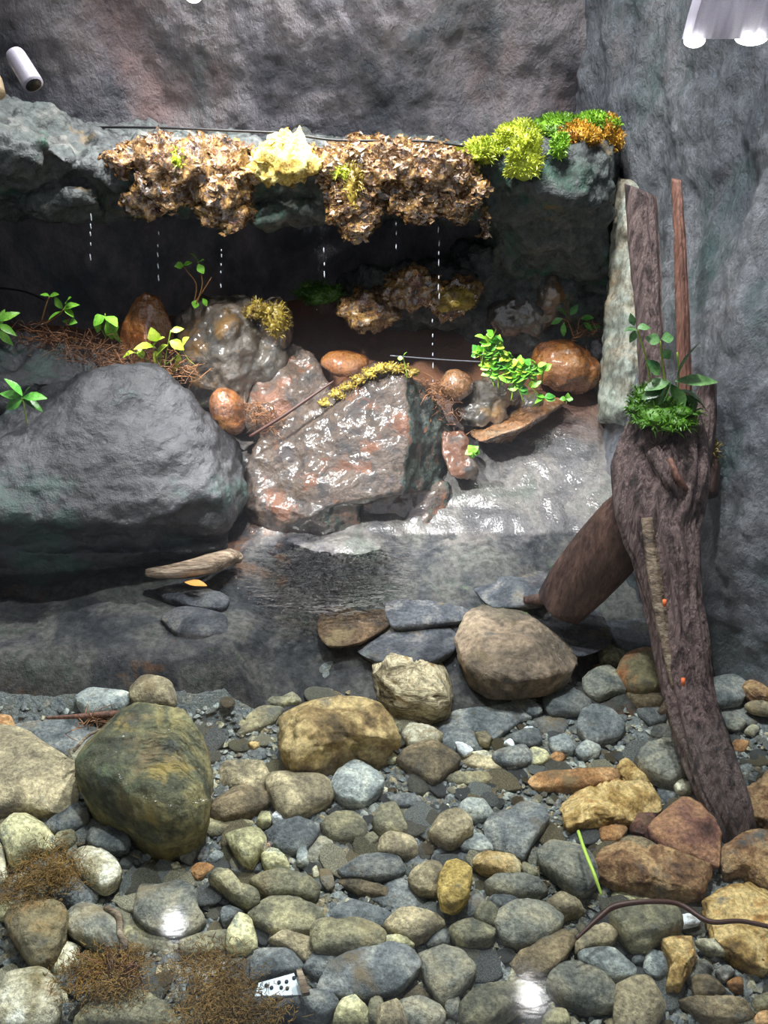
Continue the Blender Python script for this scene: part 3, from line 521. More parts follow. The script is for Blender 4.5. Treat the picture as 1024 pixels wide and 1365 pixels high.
plant('rock_plant', (765, 448, 2.34), [([(765, 450), (758, 430), (750, 425)], [(750, 425, 200, 14, 7), (755, 422, 120, 14, 7), (760, 420, 60, 14, 7), (752, 430, -90, 18, 6)]), ([(770, 448), (772, 428), (780, 420)], [(775, 425, 20, 14, 7), (778, 430, -30, 14, 6)]), ([(772, 450), (790, 432), (800, 440)], [(790, 436, 10, 10, 5)])], 'leafg', 'trailing green plant above the large orange-brown cobble')
plant('tiny_plant', (630, 606, 2.03), [([(630, 610), (630, 602)], [(630, 602, a, 9, 8) for a in (0, 60, 120, 180, 240, 300)])], 'leafb', 'tiny green rosette beside the reddish-brown wedge rock', 'stemg')
plant('tiny_plant', (755, 535, 2.24), [([(755, 538), (755, 532)], [(755, 532, a, 8, 6) for a in (10, 80, 170)])], 'leafb', 'tiny sprout at the upper end of the slanting tan slab', 'stemg')
plant('epiphyte', (895, 545, 1.57), [([(895, 548), (905, 510), (903, 470)], [(903, 505, 80, 48, 18), (900, 508, 5, 50, 13), (895, 512, -55, 38, 20), (895, 510, 230, 40, 20), (893, 508, 190, 30, 16), (905, 520, -20, 40, 26), (906, 525, -60, 44, 28), (885, 515, 200, 28, 14), (880, 500, 130, 26, 14)]), ([(890, 530), (884, 490), (880, 455)], [(880, 455, 160, 16, 12), (882, 452, 10, 14, 12), (886, 465, -60, 14, 10)]), ([(870, 530), (862, 480), (850, 440)], [(850, 440, 160, 16, 10), (850, 438, 20, 14, 10), (846, 434, 120, 14, 7), (846, 440, -100, 14, 9)])], 'leafd', 'broad-leaved green plant rooted on the driftwood stump', 'stemg')

def tangle(name, lumps, n, ln, mat, label, cat, r=.0012):
    """loose tangle of thin curved strands"""
    ms = []
    for l in lumps:
        e = EL(*l) if len(l) == 6 else l[0]; c, rr = e[1], e[2]
        for i in range(n):
            p = c+Vector((random.gauss(0, .5)*rr[0], random.gauss(0, .5)*rr[1], random.gauss(0, .5)*rr[2])); d = rv().normalized()*ln*random.uniform(.4, 1); d.z *= .5
            ms.append(tube([p, p+d*.5+rv(ln*.15), p+d+rv(ln*.2)], [r, r, r*.5], 3, 0, 0, False, 2))
    v, f = join(*ms); return tag(pyd(name, v, f, M[mat]), label, cat)
tangle('root_tangle', [(60, 450, 2.18, 40, 14, .04), (110, 465, 2.17, 50, 12, .04), (150, 478, 2.15, 40, 10, .04), (180, 485, 2.12, 50, 10, .04)], 90, .07, 'roots', 'rusty tangle of roots and dry stems behind the big boulder', 'roots')
tangle('root_tangle', [(235, 495, 2.1, 24, 20, .03)], 60, .05, 'roots', 'rust-brown roots beneath the yellow-green plant', 'roots')
tangle('root_tangle', [(350, 560, 2.08, 36, 14, .03), (338, 545, 2.08, 24, 10, .03)], 60, .05, 'roots', 'brown dead leaves and roots under the dark slanting twig', 'roots')
tangle('root_tangle', [(590, 545, 2.14, 30, 30, .03), (575, 520, 2.14, 20, 14, .03)], 60, .05, 'roots', 'brown rootlets between the central rock and round brown rock', 'roots')
tangle('root_tangle', [(780, 440, 2.34, 18, 14, .02)], 40, .05, 'roots', 'brown dead stems above the orange-brown cobble', 'roots')

def stick(name, pts, r, mat, label, cat='twig', n=10, sub=6, groove=.12):
    v, f = tube(pts, r, n, groove, random.random()*9, True, sub); return tag(pyd(name, v, f, M[mat]), label, cat)
stick('twig', [P(333, 582, 2.02), P(375, 556, 2.03), P(410, 532, 2.05), P(445, 508, 2.07)], [.004, .0045, .004, .002], 'redroot', 'dark thin twig slanting across the left of the central rock')
stick('cable', [P(100, 170, 2.42), P(200, 170, 2.3), P(300, 174, 2.24), P(380, 178, 2.22), P(450, 187, 2.22), P(560, 188, 2.22), P(625, 196, 2.24)], [.0028]*7, 'black', 'thin black cable running along the top of the ledge', 'cable', groove=0)
stick('misting_line', [P(520, 474, 2.3), P(600, 480, 2.3), P(680, 484, 2.3), P(735, 487, 2.3)], [.0016]*4, 'line', 'thin grey misting line in front of the cave', 'tube', groove=0)
stick('cable', [P(-20, 382, 2.5), P(30, 388, 2.5), P(60, 400, 2.5)], [.003]*3, 'black', 'thin black cable at the far left under the ledge', 'cable', groove=0)

# shore driftwood, leaf
sh = stick('shore_driftwood', [PZ(195, 764, .012), PZ(235, 762, .018), PZ(280, 752, .026), PZ(308, 742, .024), PZ(322, 745, .012)], [.008, .018, .024, .02, .008], 'woodp', 'flat pale-streaked piece of driftwood on the left shore', 'driftwood', 20, 8, .3)
v, f = leaf(PZ(246, 776, .004), Vector((1, -.22, 0)), Vector((0, 0, 1)), .055, .026, .05); tag(pyd('fallen_leaf', v, f, M['leafo']), 'small orange-brown leaf floating beside the shore driftwood', 'leaf')

# ------------------------------------------------------------ stones in the pool
STONES = """S|.03|0|0,922 30,920 60,912 100,932 98,950 140,980 110,1015 88,1005 62,1000 30,978 0,970|large flat slate slab lying under the brown twigs at the left
P|.05|1|102,930 120,920 140,918 175,925 175,935 150,948 120,949 105,940|pale ribbed grey stone just behind the brown twigs
T|.06|1|175,912 200,905 225,910 234,925 230,938 190,936 175,932|tan stone with orange stain behind the mossy boulder, right of the ribbed grey stone
R|.04|1|-5,958 12,955 20,965 15,971 -5,971|small orange stone at the left edge of the slate slab
G|.03|1|88,1000 100,998 122,996 110,1015 95,1015|small grey stone wedged between the slate slab and mossy boulder
T|.09|1|-30,980 0,975 30,978 55,992 85,1010 103,1020 100,1040 102,1068 80,1078 25,1075 -30,1077|large tan boulder with orange bands cut off by the left edge
MB|.15|2|105,1020 120,990 145,965 175,955 210,958 245,965 270,1000 277,1040 272,1085 245,1108 215,1113 185,1100 150,1078 120,1060 106,1040|largest egg-shaped boulder in the pool with green moss and ochre patches
BB|.09|2|610,855 625,825 650,812 690,825 740,850 770,868 765,885 740,903 690,913 650,908 625,890|large brown-grey boulder with a pale scuffed patch, left of the driftwood leg
DS|.035|3|480,865 520,842 560,832 595,838 608,852 600,870 570,885 530,887 505,880|lens-shaped dark slate resting on the layered block
LB|.08|1|500,905 505,887 550,880 585,885 600,905 602,935 580,945 530,938 505,920|layered brown and cream block under the lens-shaped slate
OB|.10|1|373,960 385,945 440,935 500,940 520,960 530,985 510,1000 450,1005 400,1020 378,1005|big rough ochre block near the middle of the pool
DS|.04|1|205,783 225,774 255,774 285,792 303,798 295,812 250,809 220,797|long dark slate lens just below the shore driftwood
DS|.04|1|216,822 240,812 270,814 300,824 300,842 270,848 235,842|dark slate oval below the slate lens near the left shore
DS|.03|1|518,808 560,794 620,801 625,822 580,832 525,836|flat dark slate behind the lens-shaped slate
DS|.03|0|584,882 602,868 614,886 604,897|dark slate wedge tucked between lens-shaped slate and brown boulder
T|.03|0|-5,1076 24,1084 22,1090 10,1098 -5,1108|flat tan stone below the large banded boulder at left edge
K|.07|1|2,1110 15,1092 40,1090 60,1102 72,1115 68,1128 45,1135 15,1149 8,1135|knobbly cream and green rock above the upper algae tuft
D|.04|1|60,1098 80,1088 105,1072 118,1085 115,1098 95,1108 72,1111|dark slate lump with pale speck between tan boulder and olive pebble
D|.02|0|42,1072 78,1076 82,1082 58,1092 48,1085|thin slate flake under the large banded boulder
O|.03|1|68,1128 80,1111 95,1108 101,1112 100,1124 88,1132|olive pebble right of the knobbly cream rock
D|.04|2|115,1118 122,1108 142,1102 160,1105 172,1120 170,1130 150,1135 128,1132|dark oval slate under the mossy boulder's front
G|.03|0|89,1135 92,1129 108,1125 112,1132 100,1145 90,1148|small grey stone left of the pale cream oval
CG|.06|2|99,1145 110,1132 135,1135 152,1145 162,1160 155,1175 140,1184 120,1180 105,1165|smooth pale cream oval cobble with a tan top
S|.05|1|66,1182 78,1168 95,1163 110,1170 130,1189 120,1205 100,1210 75,1205|round blue-grey stone beneath the cream oval cobble
D|.02|0|118,1072 132,1078 148,1095 140,1099 122,1090|slate sliver at the mossy boulder's lower left
G|.02|0|175,1118 195,1114 215,1120 208,1130 185,1130|flat grey stone right of the dark oval slate
D|.03|1|221,1116 256,1114 275,1120 265,1130 252,1151 235,1138|triangular dark slate below the mossy boulder's right end
C|.02|1|228,1154 238,1150 242,1158 232,1160|tiny cream pebble in the gravel below the mossy boulder
G|.02|1|160,1102 192,1110 175,1115 162,1110|grey flake at the mossy boulder's lower front
C|.04|1|-5,1125 6,1132 8,1170 -5,1175|cream stone at the left edge beside the upper algae
BH|.08|2|9,1230 20,1212 50,1206 82,1208 89,1220 88,1240 75,1268 58,1282 42,1284 28,1268 15,1248|heart-shaped grey cobble with brown top, near lower left
G|.06|1|90,1218 105,1206 130,1206 150,1222 160,1240 162,1262 150,1272 125,1260 100,1248 88,1235|grey ridged stone right of the heart-shaped cobble
C|.04|0|82,1258 105,1262 102,1278 82,1295 45,1292 68,1278|crumbly pale stone below the heart-shaped cobble
CG|.08|2|-5,1340 10,1305 35,1292 62,1298 78,1312 81,1335 75,1355 55,1370 -5,1370|big pale cobble in the bottom left corner
K|.03|1|-5,1208 10,1200 25,1210 10,1225 -5,1222|white-yellow crumbly stone at the left edge above the heart-shaped cobble
O|.08|1|105,1375 120,1345 160,1328 200,1330 225,1345 235,1375|smooth grey-olive boulder at bottom edge among the brown algae
O|.03|0|160,1225 190,1232 215,1242 225,1252 215,1268 175,1268 162,1250|flat olive slab left of the grey stone under the white glint
G|.05|1|181,1210 191,1179 212,1183 239,1176 260,1189 263,1210 273,1227 253,1241 205,1241 185,1227|grey slab with tan corner under the white glint
K|.05|1|304,1241 321,1220 335,1227 343,1258 328,1266 304,1265|pale speckled stone just right of the white glint
O|.04|0|241,1258 260,1251 304,1241 301,1265 273,1275 246,1275|olive-brown stone below the white glint
R|.02|1|253,1159 267,1152 290,1153 280,1162 263,1172|flat rust-coloured flake above the grey slab with tan corner
O|.05|2|280,1172 290,1163 308,1167 325,1186 343,1189 345,1201 332,1207 314,1200 294,1183|bean-shaped olive-brown cobble right of the glint slab
S|.03|1|294,1220 301,1210 318,1210 325,1217 304,1230 297,1232|small blue-grey stone above the pale speckled stone
B|.05|1|276,1078 284,1070 316,1050 354,1058 358,1068 338,1082 301,1091 280,1086|long brown cobble right of the mossy boulder
T|.05|0|301,1018 356,1020 361,1038 354,1058 316,1050 291,1038|tan stone behind the long brown cobble
T|.07|1|356,1038 396,1032 421,1032 441,1040 441,1062 421,1075 386,1089 374,1082 364,1065|angular pale tan rock in front of the ochre block
P|.06|1|442,1045 454,1028 481,1014 494,1025 511,1038 508,1052 486,1068 456,1065|round pale grey cobble right of the angular tan rock
D|.04|1|355,1108 371,1098 396,1092 416,1098 424,1110 411,1128 388,1134 364,1128|blue-grey oval slate below the angular tan rock
O|.05|0|428,1102 446,1088 471,1086 488,1102 486,1118 461,1122 441,1118|domed olive cobble right of the blue-grey oval slate
W|.03|1|362,1088 371,1084 380,1092 374,1097 364,1096|small white stone under the angular tan rock
K|.03|1|341,1092 348,1082 360,1085 361,1096 348,1099|small pale stone left of the small white stone
K|.06|2|301,1111 318,1108 344,1104 355,1118 348,1132 336,1148 324,1146 311,1130|angular greenish stone with a yellow corner
O|.03|0|258,1102 276,1092 306,1088 338,1098 316,1108 288,1115 261,1110|flat olive stone behind the yellow-cornered stone
K|.05|1|348,1135 356,1132 374,1140 386,1155 381,1162 361,1160 350,1150|blocky yellow-grey stone below the blue-grey oval slate
R|.02|1|351,1130 358,1126 367,1130 358,1132|tiny rust flake on the blocky yellow-grey stone's corner
P|.03|1|397,1132 408,1129 412,1150 404,1153 396,1150|small upright grey rectangle stone below the blue-grey oval slate
D|.04|1|451,1158 481,1145 508,1139 528,1140 541,1158 526,1168 496,1170 461,1169|long dark slate cobble near the middle of the stone bed
O|.05|1|336,1175 356,1164 386,1165 416,1175 426,1185 418,1198 386,1196 361,1195|flat olive slab below the blocky yellow-grey stone
D|.03|0|298,1158 316,1142 344,1145 351,1160 331,1166 306,1164|dark slate under the yellow-cornered stone
P|.02|1|275,1146 286,1136 300,1139 288,1149 278,1150|small pale blue flake left of the yellow-cornered stone
D|.02|0|258,1140 266,1128 281,1132 276,1145 264,1148|small dark slate left of the pale blue flake
G|.03|0|411,1122 441,1115 444,1130 426,1150 411,1152|grey stone right of the small upright rectangle
C|.02|1|416,1160 422,1155 426,1168 418,1170|tiny cream pebble left of the long dark slate cobble
O|.02|1|484,1118 496,1110 506,1118 494,1128|small olive triangular stone right of the domed olive cobble
D|.02|1|428,1155 441,1160 446,1180 436,1185 426,1172|dark slate chip standing left of the long dark slate cobble
B|.05|1|531,1013 555,994 589,991 613,1010 603,1023 579,1042 555,1030|brown eight-sided cobble below the white and orange stone
T|.05|2|574,1108 584,1090 610,1082 627,1092 630,1108 617,1115 604,1125 590,1122|folded tan stone left of the big blue-grey slate
P|.04|1|608,1080 622,1068 644,1068 660,1078 652,1090 630,1092 612,1088|pale grey-white stone behind the folded tan stone
S|.05|1|652,1092 677,1085 697,1070 717,1075 730,1092 712,1120 697,1141 677,1135 652,1125 647,1105|big blue-grey slate right of the folded tan stone
P|.03|1|612,1120 620,1114 647,1115 657,1135 637,1137 617,1130|smooth pale blue stone below the folded tan stone
T|.04|1|507,1118 527,1111 550,1118 557,1135 537,1142 504,1132|flat tan-grey stone above the long dark slate cobble
TC|.05|2|631,1150 637,1139 672,1139 692,1145 692,1162 672,1166 647,1160|log-shaped tan cobble below the big blue-grey slate
G|.05|1|648,1180 662,1170 687,1168 717,1172 732,1180 722,1191 687,1195 657,1189|long grey cobble below the log-shaped tan cobble
D|.02|0|610,1140 624,1135 634,1145 627,1152 612,1149|small dark slate left of the log-shaped tan cobble
S|.02|0|531,1145 567,1140 572,1150 557,1158|flat blue-grey flake left of the yellow egg-shaped cobble
D|.02|0|630,1160 652,1165 652,1178 632,1181|dark slate between yellow egg and long grey cobble
O|.03|1|692,1158 698,1151 710,1158 720,1170 702,1169|small olive oval right of the log-shaped tan cobble
G|.03|0|702,1145 712,1126 720,1135 720,1155 707,1152|narrow grey stone left of the big grey oval cobble
O|.03|0|594,1038 617,1031 652,1032 660,1040 637,1048 604,1045|flat pale olive stone in the gravel right of the brown eight-sided cobble
S|.03|1|657,1010 672,1002 697,1002 707,1012 687,1024 672,1020|blue-grey stone at the back of the gravel
T|.03|0|612,1015 627,1006 662,1014 674,1025 652,1028 627,1022|flat tan-grey stone right of the brown eight-sided cobble
S|.03|0|550,1030 564,1035 567,1042 550,1045|small blue-grey stone under the brown eight-sided cobble
S|.02|1|517,1062 542,1058 564,1065 554,1074 532,1075|flat blue-grey stone in the gravel, above the pale oval gravel patch
O|.05|1|507,1078 527,1072 540,1098 542,1110 512,1112 497,1098|squat olive-brown stone above the flat tan-grey stone
T|.015|2|672,1080 680,1075 684,1081 678,1086|tiny pinkish pebble beside the big blue-grey slate
YB|.06|4|583,1180 596,1149 613,1149 629,1163 624,1194 607,1210 589,1204|yellow egg-shaped cobble standing on the others
T|.05|2|545,1170 559,1156 589,1153 588,1176 583,1188 559,1187|tan cobble left of the yellow egg-shaped cobble
S|.05|2|425,1313 443,1286 477,1269 521,1260 548,1269 559,1289 531,1317 490,1327 429,1323|largest grey banded slate cobble at the bottom centre
S|.04|1|405,1289 419,1272 449,1270 453,1282 425,1303|blue-grey stone left of the largest banded slate cobble
O|.06|2|415,1241 429,1231 490,1231 513,1248 504,1267 460,1272 422,1267|loaf-shaped pale olive cobble above the largest banded slate cobble
T|.04|1|359,1252 374,1243 419,1255 420,1269 408,1277 384,1265|pinkish tan finger-shaped stone left of the loaf-shaped cobble
S|.04|1|340,1272 361,1265 388,1269 405,1286 391,1296 347,1306 333,1303|flat blue-grey stone above the white perforated plate
G|.05|1|559,1272 579,1260 613,1269 634,1296 613,1323 589,1334 569,1310|squarish grey cobble right of the largest banded slate cobble
O|.04|1|331,1221 361,1197 384,1194 422,1211 432,1235 395,1245 361,1241|olive slab with ochre crust left of the pale blue slab
S|.03|0|436,1221 460,1197 504,1211 525,1221 511,1236 443,1229|flat pale blue slab above the loaf-shaped cobble
S|.03|0|494,1197 531,1173 569,1194 559,1214 525,1212|flat blue-grey slab left of the yellow egg-shaped cobble
B|.02|1|446,1170 477,1173 525,1187 521,1195 477,1190|thin brown slate below the long dark slate cobble
D|.06|2|361,1340 378,1329 415,1323 446,1329 449,1340 429,1356 398,1352 367,1347|dark log-shaped cobble below the white perforated plate
K|.05|1|449,1344 470,1332 490,1340 490,1366 446,1368|pale pitted stone at the bottom edge, right of the dark log-shaped cobble
O|.04|1|494,1334 507,1329 512,1344 507,1368 490,1361|small green stone at the bottom edge beside the pale pitted stone
T|.05|2|512,1230 524,1218 552,1215 580,1218 592,1230 574,1242 552,1252 527,1242|pale brown wedge cobble right of the loaf-shaped cobble
S|.03|0|562,1210 587,1198 622,1200 642,1190 652,1195 630,1222 597,1238 590,1228|flat blue-grey slab under the yellow egg-shaped cobble
O|.04|2|632,1220 640,1208 654,1205 664,1215 662,1230 652,1234 637,1230|round olive pebble left of the big brown-grey cobble
D|.04|1|650,1198 667,1195 694,1202 692,1210 667,1218 657,1208|dark grey cobble behind the round olive pebble
G|.06|1|658,1230 667,1215 700,1205 730,1208 750,1222 747,1235 724,1252 697,1258 672,1252|big brown-grey cobble right of the round olive pebble
O|.05|1|598,1240 627,1229 660,1242 654,1255 630,1261 612,1258|olive wedge stone in front of the round olive pebble
K|.03|2|512,1248 534,1246 552,1258 544,1264 527,1260 512,1256|small yellow bone-shaped stone right of the loaf-shaped cobble
D|.03|1|568,1255 590,1239 600,1250 597,1258 577,1261|small dark stone left of the olive wedge stone
O|.07|2|614,1340 642,1320 702,1312 710,1328 687,1345 652,1370 620,1370|broad olive slab at the bottom edge, right of centre
T|.05|2|504,1345 532,1338 544,1370 504,1370|yellow-brown stone on the bottom edge at the centre
G|.05|1|532,1338 574,1332 594,1348 587,1370 544,1370|grey and tan stone on the bottom edge below the squarish cobble
G|.04|0|594,1332 612,1330 612,1360 594,1355|narrow grey stone left of the broad olive slab
B|.03|0|530,1335 560,1315 577,1330 550,1335|brown wedge under the largest banded slate cobble
B|.04|1|682,1280 707,1265 732,1245 764,1240 767,1255 752,1280 737,1292 702,1302|flat brown slab below the big brown-grey cobble
T|.05|1|730,1202 742,1194 768,1202 780,1212 747,1222 734,1215|curled tan stone beside the grass stem's foot
O|.04|1|724,1370 724,1358 737,1348 754,1350 760,1370|round olive stone on the bottom edge, right
O|.02|1|602,1265 610,1264 624,1278 620,1280 607,1272|small olive flake on the squarish grey cobble
O|.02|0|637,1262 652,1260 662,1268 652,1272 640,1268|small olive stone in front of the olive wedge stone
G|.06|2|718,1135 742,1118 773,1128 790,1149 797,1173 777,1191 753,1176 725,1152|big grey oval cobble left of the grass stem
O|.07|2|814,1225 828,1210 858,1205 893,1208 906,1220 906,1240 880,1252 863,1264 843,1258 823,1238|big pale olive cobble under the dark curved root
Y|.06|2|883,1260 903,1246 920,1250 928,1278 916,1298 908,1315 890,1310 893,1288|upright ochre stone below the big pale olive cobble
P|.05|2|773,1272 793,1266 826,1272 846,1288 848,1300 833,1305 813,1302 778,1285|pale blue-grey lobed stone below the root's left end
G|.06|1|746,1290 768,1285 806,1300 820,1318 818,1340 783,1345 753,1335 730,1310|large grey-brown slab with two cream spots
T|.06|1|822,1318 866,1302 876,1322 888,1340 876,1365 858,1370 823,1370|square khaki stone on the bottom edge, left of the upright ochre stone
T|.04|2|768,1255 783,1240 813,1232 823,1245 816,1258 793,1262 768,1268|tan stone under the root's left end
D|.03|1|843,1278 853,1271 863,1278 860,1285 846,1286|small round dark pebble right of the pale lobed stone
P|.04|1|858,1290 863,1270 876,1265 893,1280 893,1295 878,1305 866,1300|pale grey stone left of the upright ochre stone
G|.03|1|916,1302 928,1282 943,1285 950,1292 938,1305 918,1308|grey stone right of the upright ochre stone
B|.04|1|923,1305 950,1302 968,1318 953,1332 928,1330|brown stone right of the upright ochre stone's foot
B|.05|1|908,1332 943,1335 980,1335 1008,1350 988,1360 943,1358|long olive-brown stone at the lower right
S|.02|1|954,1295 968,1285 980,1295 966,1308|small blue-grey stone left of the rust flake
R|.03|1|970,1308 988,1305 990,1322 976,1318|rust-orange flake at the lower right
Y|.07|1|938,1208 958,1190 993,1185 1033,1200 1033,1285 1008,1290 978,1275 948,1248|large crumbly ochre rock at the right edge under the root
W|.02|2|906,1222 928,1220 933,1230 910,1235|small white rectangular chip left of the crumbly ochre rock
C|.03|2|928,1255 958,1255 968,1270 943,1268|cream stone in front of the crumbly ochre rock
K|.03|0|816,1195 826,1185 850,1188 880,1200 833,1205|pale yellow stone behind the big pale olive cobble
O|.04|0|1003,1335 1028,1325 1028,1345 1008,1348|olive stone at right edge near the bottom corner
R|.04|0|1008,1355 1028,1350 1028,1370 1003,1370|reddish stone in the bottom right corner
Y|.06|1|753,1072 768,1060 798,1048 828,1042 863,1048 883,1075 860,1090 838,1099 793,1098 758,1102|broad ochre slab left of the maroon boulder
M|.08|2|863,1110 886,1082 910,1071 940,1082 958,1115 956,1152 918,1146 880,1128|maroon-brown faceted boulder against the driftwood foot
R2|.08|2|793,1150 806,1135 830,1125 876,1135 918,1148 948,1155 938,1190 883,1189 830,1175 800,1162|long tan and rust slab in front of the maroon boulder
B|.03|4|828,1120 843,1115 873,1125 877,1135 858,1136 836,1128|brown lens stone on the long rust slab
M|.04|1|840,1105 853,1085 876,1088 868,1110 856,1112|small maroon stone left of the maroon boulder
R|.03|1|800,1105 818,1098 836,1105 826,1120 803,1118|small rust stone under the broad ochre slab
R2|.09|2|988,1060 1008,1048 1033,1030 1033,1105 1018,1095 993,1080|brown boulder at right edge beside the driftwood foot
R2|.08|1|958,1140 968,1125 993,1115 1033,1118 1033,1185 1018,1178 993,1160 968,1160|rust boulder at right edge in front of the driftwood foot
R|.04|1|706,1039 718,1032 763,1029 821,1029 821,1041 777,1051 718,1049|long thin rust-orange stone left of the ochre wedge
Y|.04|1|821,1026 835,1012 852,1032 872,1041 835,1041|ochre wedge stone left of the grey round boulder
G|.07|2|848,1012 865,995 896,985 920,1002 923,1026 896,1041 869,1032|round brown-grey boulder left of the driftwood leg
C|.03|2|898,1046 906,1039 923,1046 922,1055 906,1055|cream lens pebble below the round brown-grey boulder
D|.03|0|876,1067 879,1046 896,1046 903,1063 893,1073|dark slate left of the cream lens pebble
OR|.08|2|823,895 833,878 856,870 876,872 887,892 883,912 860,919 840,915|round orange and olive cobble left of the driftwood leg
O|.06|1|799,872 810,861 833,858 850,865 836,875 823,888 803,882|olive cobble behind the round orange cobble
G|.06|1|778,905 790,898 816,890 836,905 836,920 818,922 798,928 780,918|grey-brown cobble left of the round orange cobble
R|.04|0|786,892 798,884 816,888 813,894 790,899|rusty stone behind the grey-brown cobble
B|.05|1|836,928 850,920 880,922 896,932 880,941 853,941|flat brown-grey cobble under the round orange cobble
S|.05|1|770,970 778,945 796,939 818,950 833,970 823,982 790,988|hexagonal blue-grey stone in the right gravel
S|.03|1|850,948 868,940 888,950 886,960 868,964|small blue-grey stone below the flat brown-grey cobble
S|.05|2|942,915 953,905 983,902 998,912 988,932 963,936 948,930|blue-grey oval cobble right of the driftwood leg
R2|.05|3|987,912 1006,909 1033,910 1033,935 1006,930 993,922|tan-orange stone at right edge beside the blue-grey oval
T|.03|3|994,940 1008,936 1033,939 1033,950 1006,948|small cream-tan stone at right edge under the tan-orange stone
G|.03|1|938,894 953,892 958,902 943,909|small grey stone behind the blue-grey oval cobble
D|.03|0|956,952 980,942 1013,952 1006,968 968,968|flat dark slate below the blue-grey oval cobble
G|.02|2|966,965 983,955 996,962 986,972 970,970|grey pebble on the flat dark slate at the right
P|.03|1|768,1000 783,988 800,995 798,1005 778,1010|pale stone below the hexagonal blue-grey stone
T|.02|0|783,930 818,925 836,932 830,942 798,945|flat pinkish stone below the grey-brown cobble
B|.06|1|938,875 953,868 983,878 1003,892 1018,902 980,898|red-brown rock at the foot of the right wall
B|.06|1|1000,888 1018,882 1033,882 1033,905 1006,902|dim brown rock at the right edge foot of the wall
G|.03|0|868,980 876,965 908,970 910,982 886,985|grey stone behind the round brown-grey boulder
R|.03|0|973,995 983,985 998,990 993,1002 978,1002|small orange stone right of the driftwood leg
C|.02|1|993,975 1003,966 1012,971 1006,980|small cream pebble right of the driftwood leg
S|.03|0|600,915 617,910 672,918 712,952 687,965 657,985 632,975 587,960 580,952 600,945|wide flat blue slate slab in front of the brown-grey boulder
D|.03|1|680,932 697,925 722,948 707,952|dark slate chip on the wide slate slab's right corner
D|.04|1|724,935 732,920 757,915 787,932 782,948 737,950|dark slate right of the wide slate slab
CG|.05|1|537,980 547,966 572,970 590,982 580,992 550,995|white and orange stone left of the wide slate slab
S|.03|0|587,960 632,975 637,995 607,1000 582,990|grey slab between the white-orange stone and the white chip
D|.03|1|680,982 697,975 717,972 722,988 707,995 687,990|small dark slate below the wide slate slab
S|.04|1|657,1008 672,1000 702,995 712,1012 687,1022 667,1018|blue-grey wedge stone in the upper gravel
W|.02|2|607,989 614,990 630,1000 620,1006 612,1002|white triangular chip below the wide slate slab
W|.015|2|672,990 680,985 687,992 684,996|tiny white chip under the small dark slate
W|.015|1|697,972 702,970 713,970 712,974|tiny white chip above the small dark slate
T|.03|1|634,978 647,975 657,982 652,992 640,990|small tan stone at the wide slate slab's lower corner
P|.04|1|732,988 752,980 767,992 762,1002 740,1000|pale mottled stone in the upper right gravel
D|.03|0|712,960 737,955 757,962 752,978 727,980|dark grey stone above the pale mottled stone
K|.03|1|707,1000 724,1000 734,1010 724,1018 710,1018|yellowish stone left of the small orange stone
R|.02|1|734,1008 747,1002 754,1010 744,1018|small orange-tan stone below the pale mottled stone
K|.02|1|512,1008 524,1005 532,1010 524,1016 514,1015|small yellow pebble between ochre block and brown cobble
O|.03|0|517,952 534,950 544,965 532,980 520,975|murky slate behind the white and orange stone
C|.02|0|612,1012 622,1005 647,1002 662,1015 652,1022 620,1021|pale tan flat stone right of the brown eight-sided cobble
O|.03|0|351,935 366,922 391,925 401,938 376,942 361,940|pale green flat stone behind the ochre block
O|.03|0|311,952 344,942 376,945 366,962 321,980|murky green slab left of the ochre block
Y|.015|1|331,991 341,990 348,992 338,998|tiny yellow pebble left of the ochre block
D|.02|0|326,1002 351,998 356,1010 341,1012|small dark slate below the tiny yellow pebble
DS|.03|0|640,785 700,770 775,792 812,850 770,872 700,835 650,815|large dark underwater slab between brown boulder and leaning driftwood branch
DS|.03|0|800,810 868,765 960,800 985,850 930,868 830,862|dim grey underwater slab behind the driftwood leg
DS|.03|1|640,760 700,752 740,775 720,805 660,808 635,785|dark round slab at the submerged tip of the driftwood branch
BD|.03|1|425,835 440,800 500,780 540,795 520,830 480,855 440,858|brown rippled underwater stone left of the lens-shaped slate"""
placed = []; names = []; used = set()
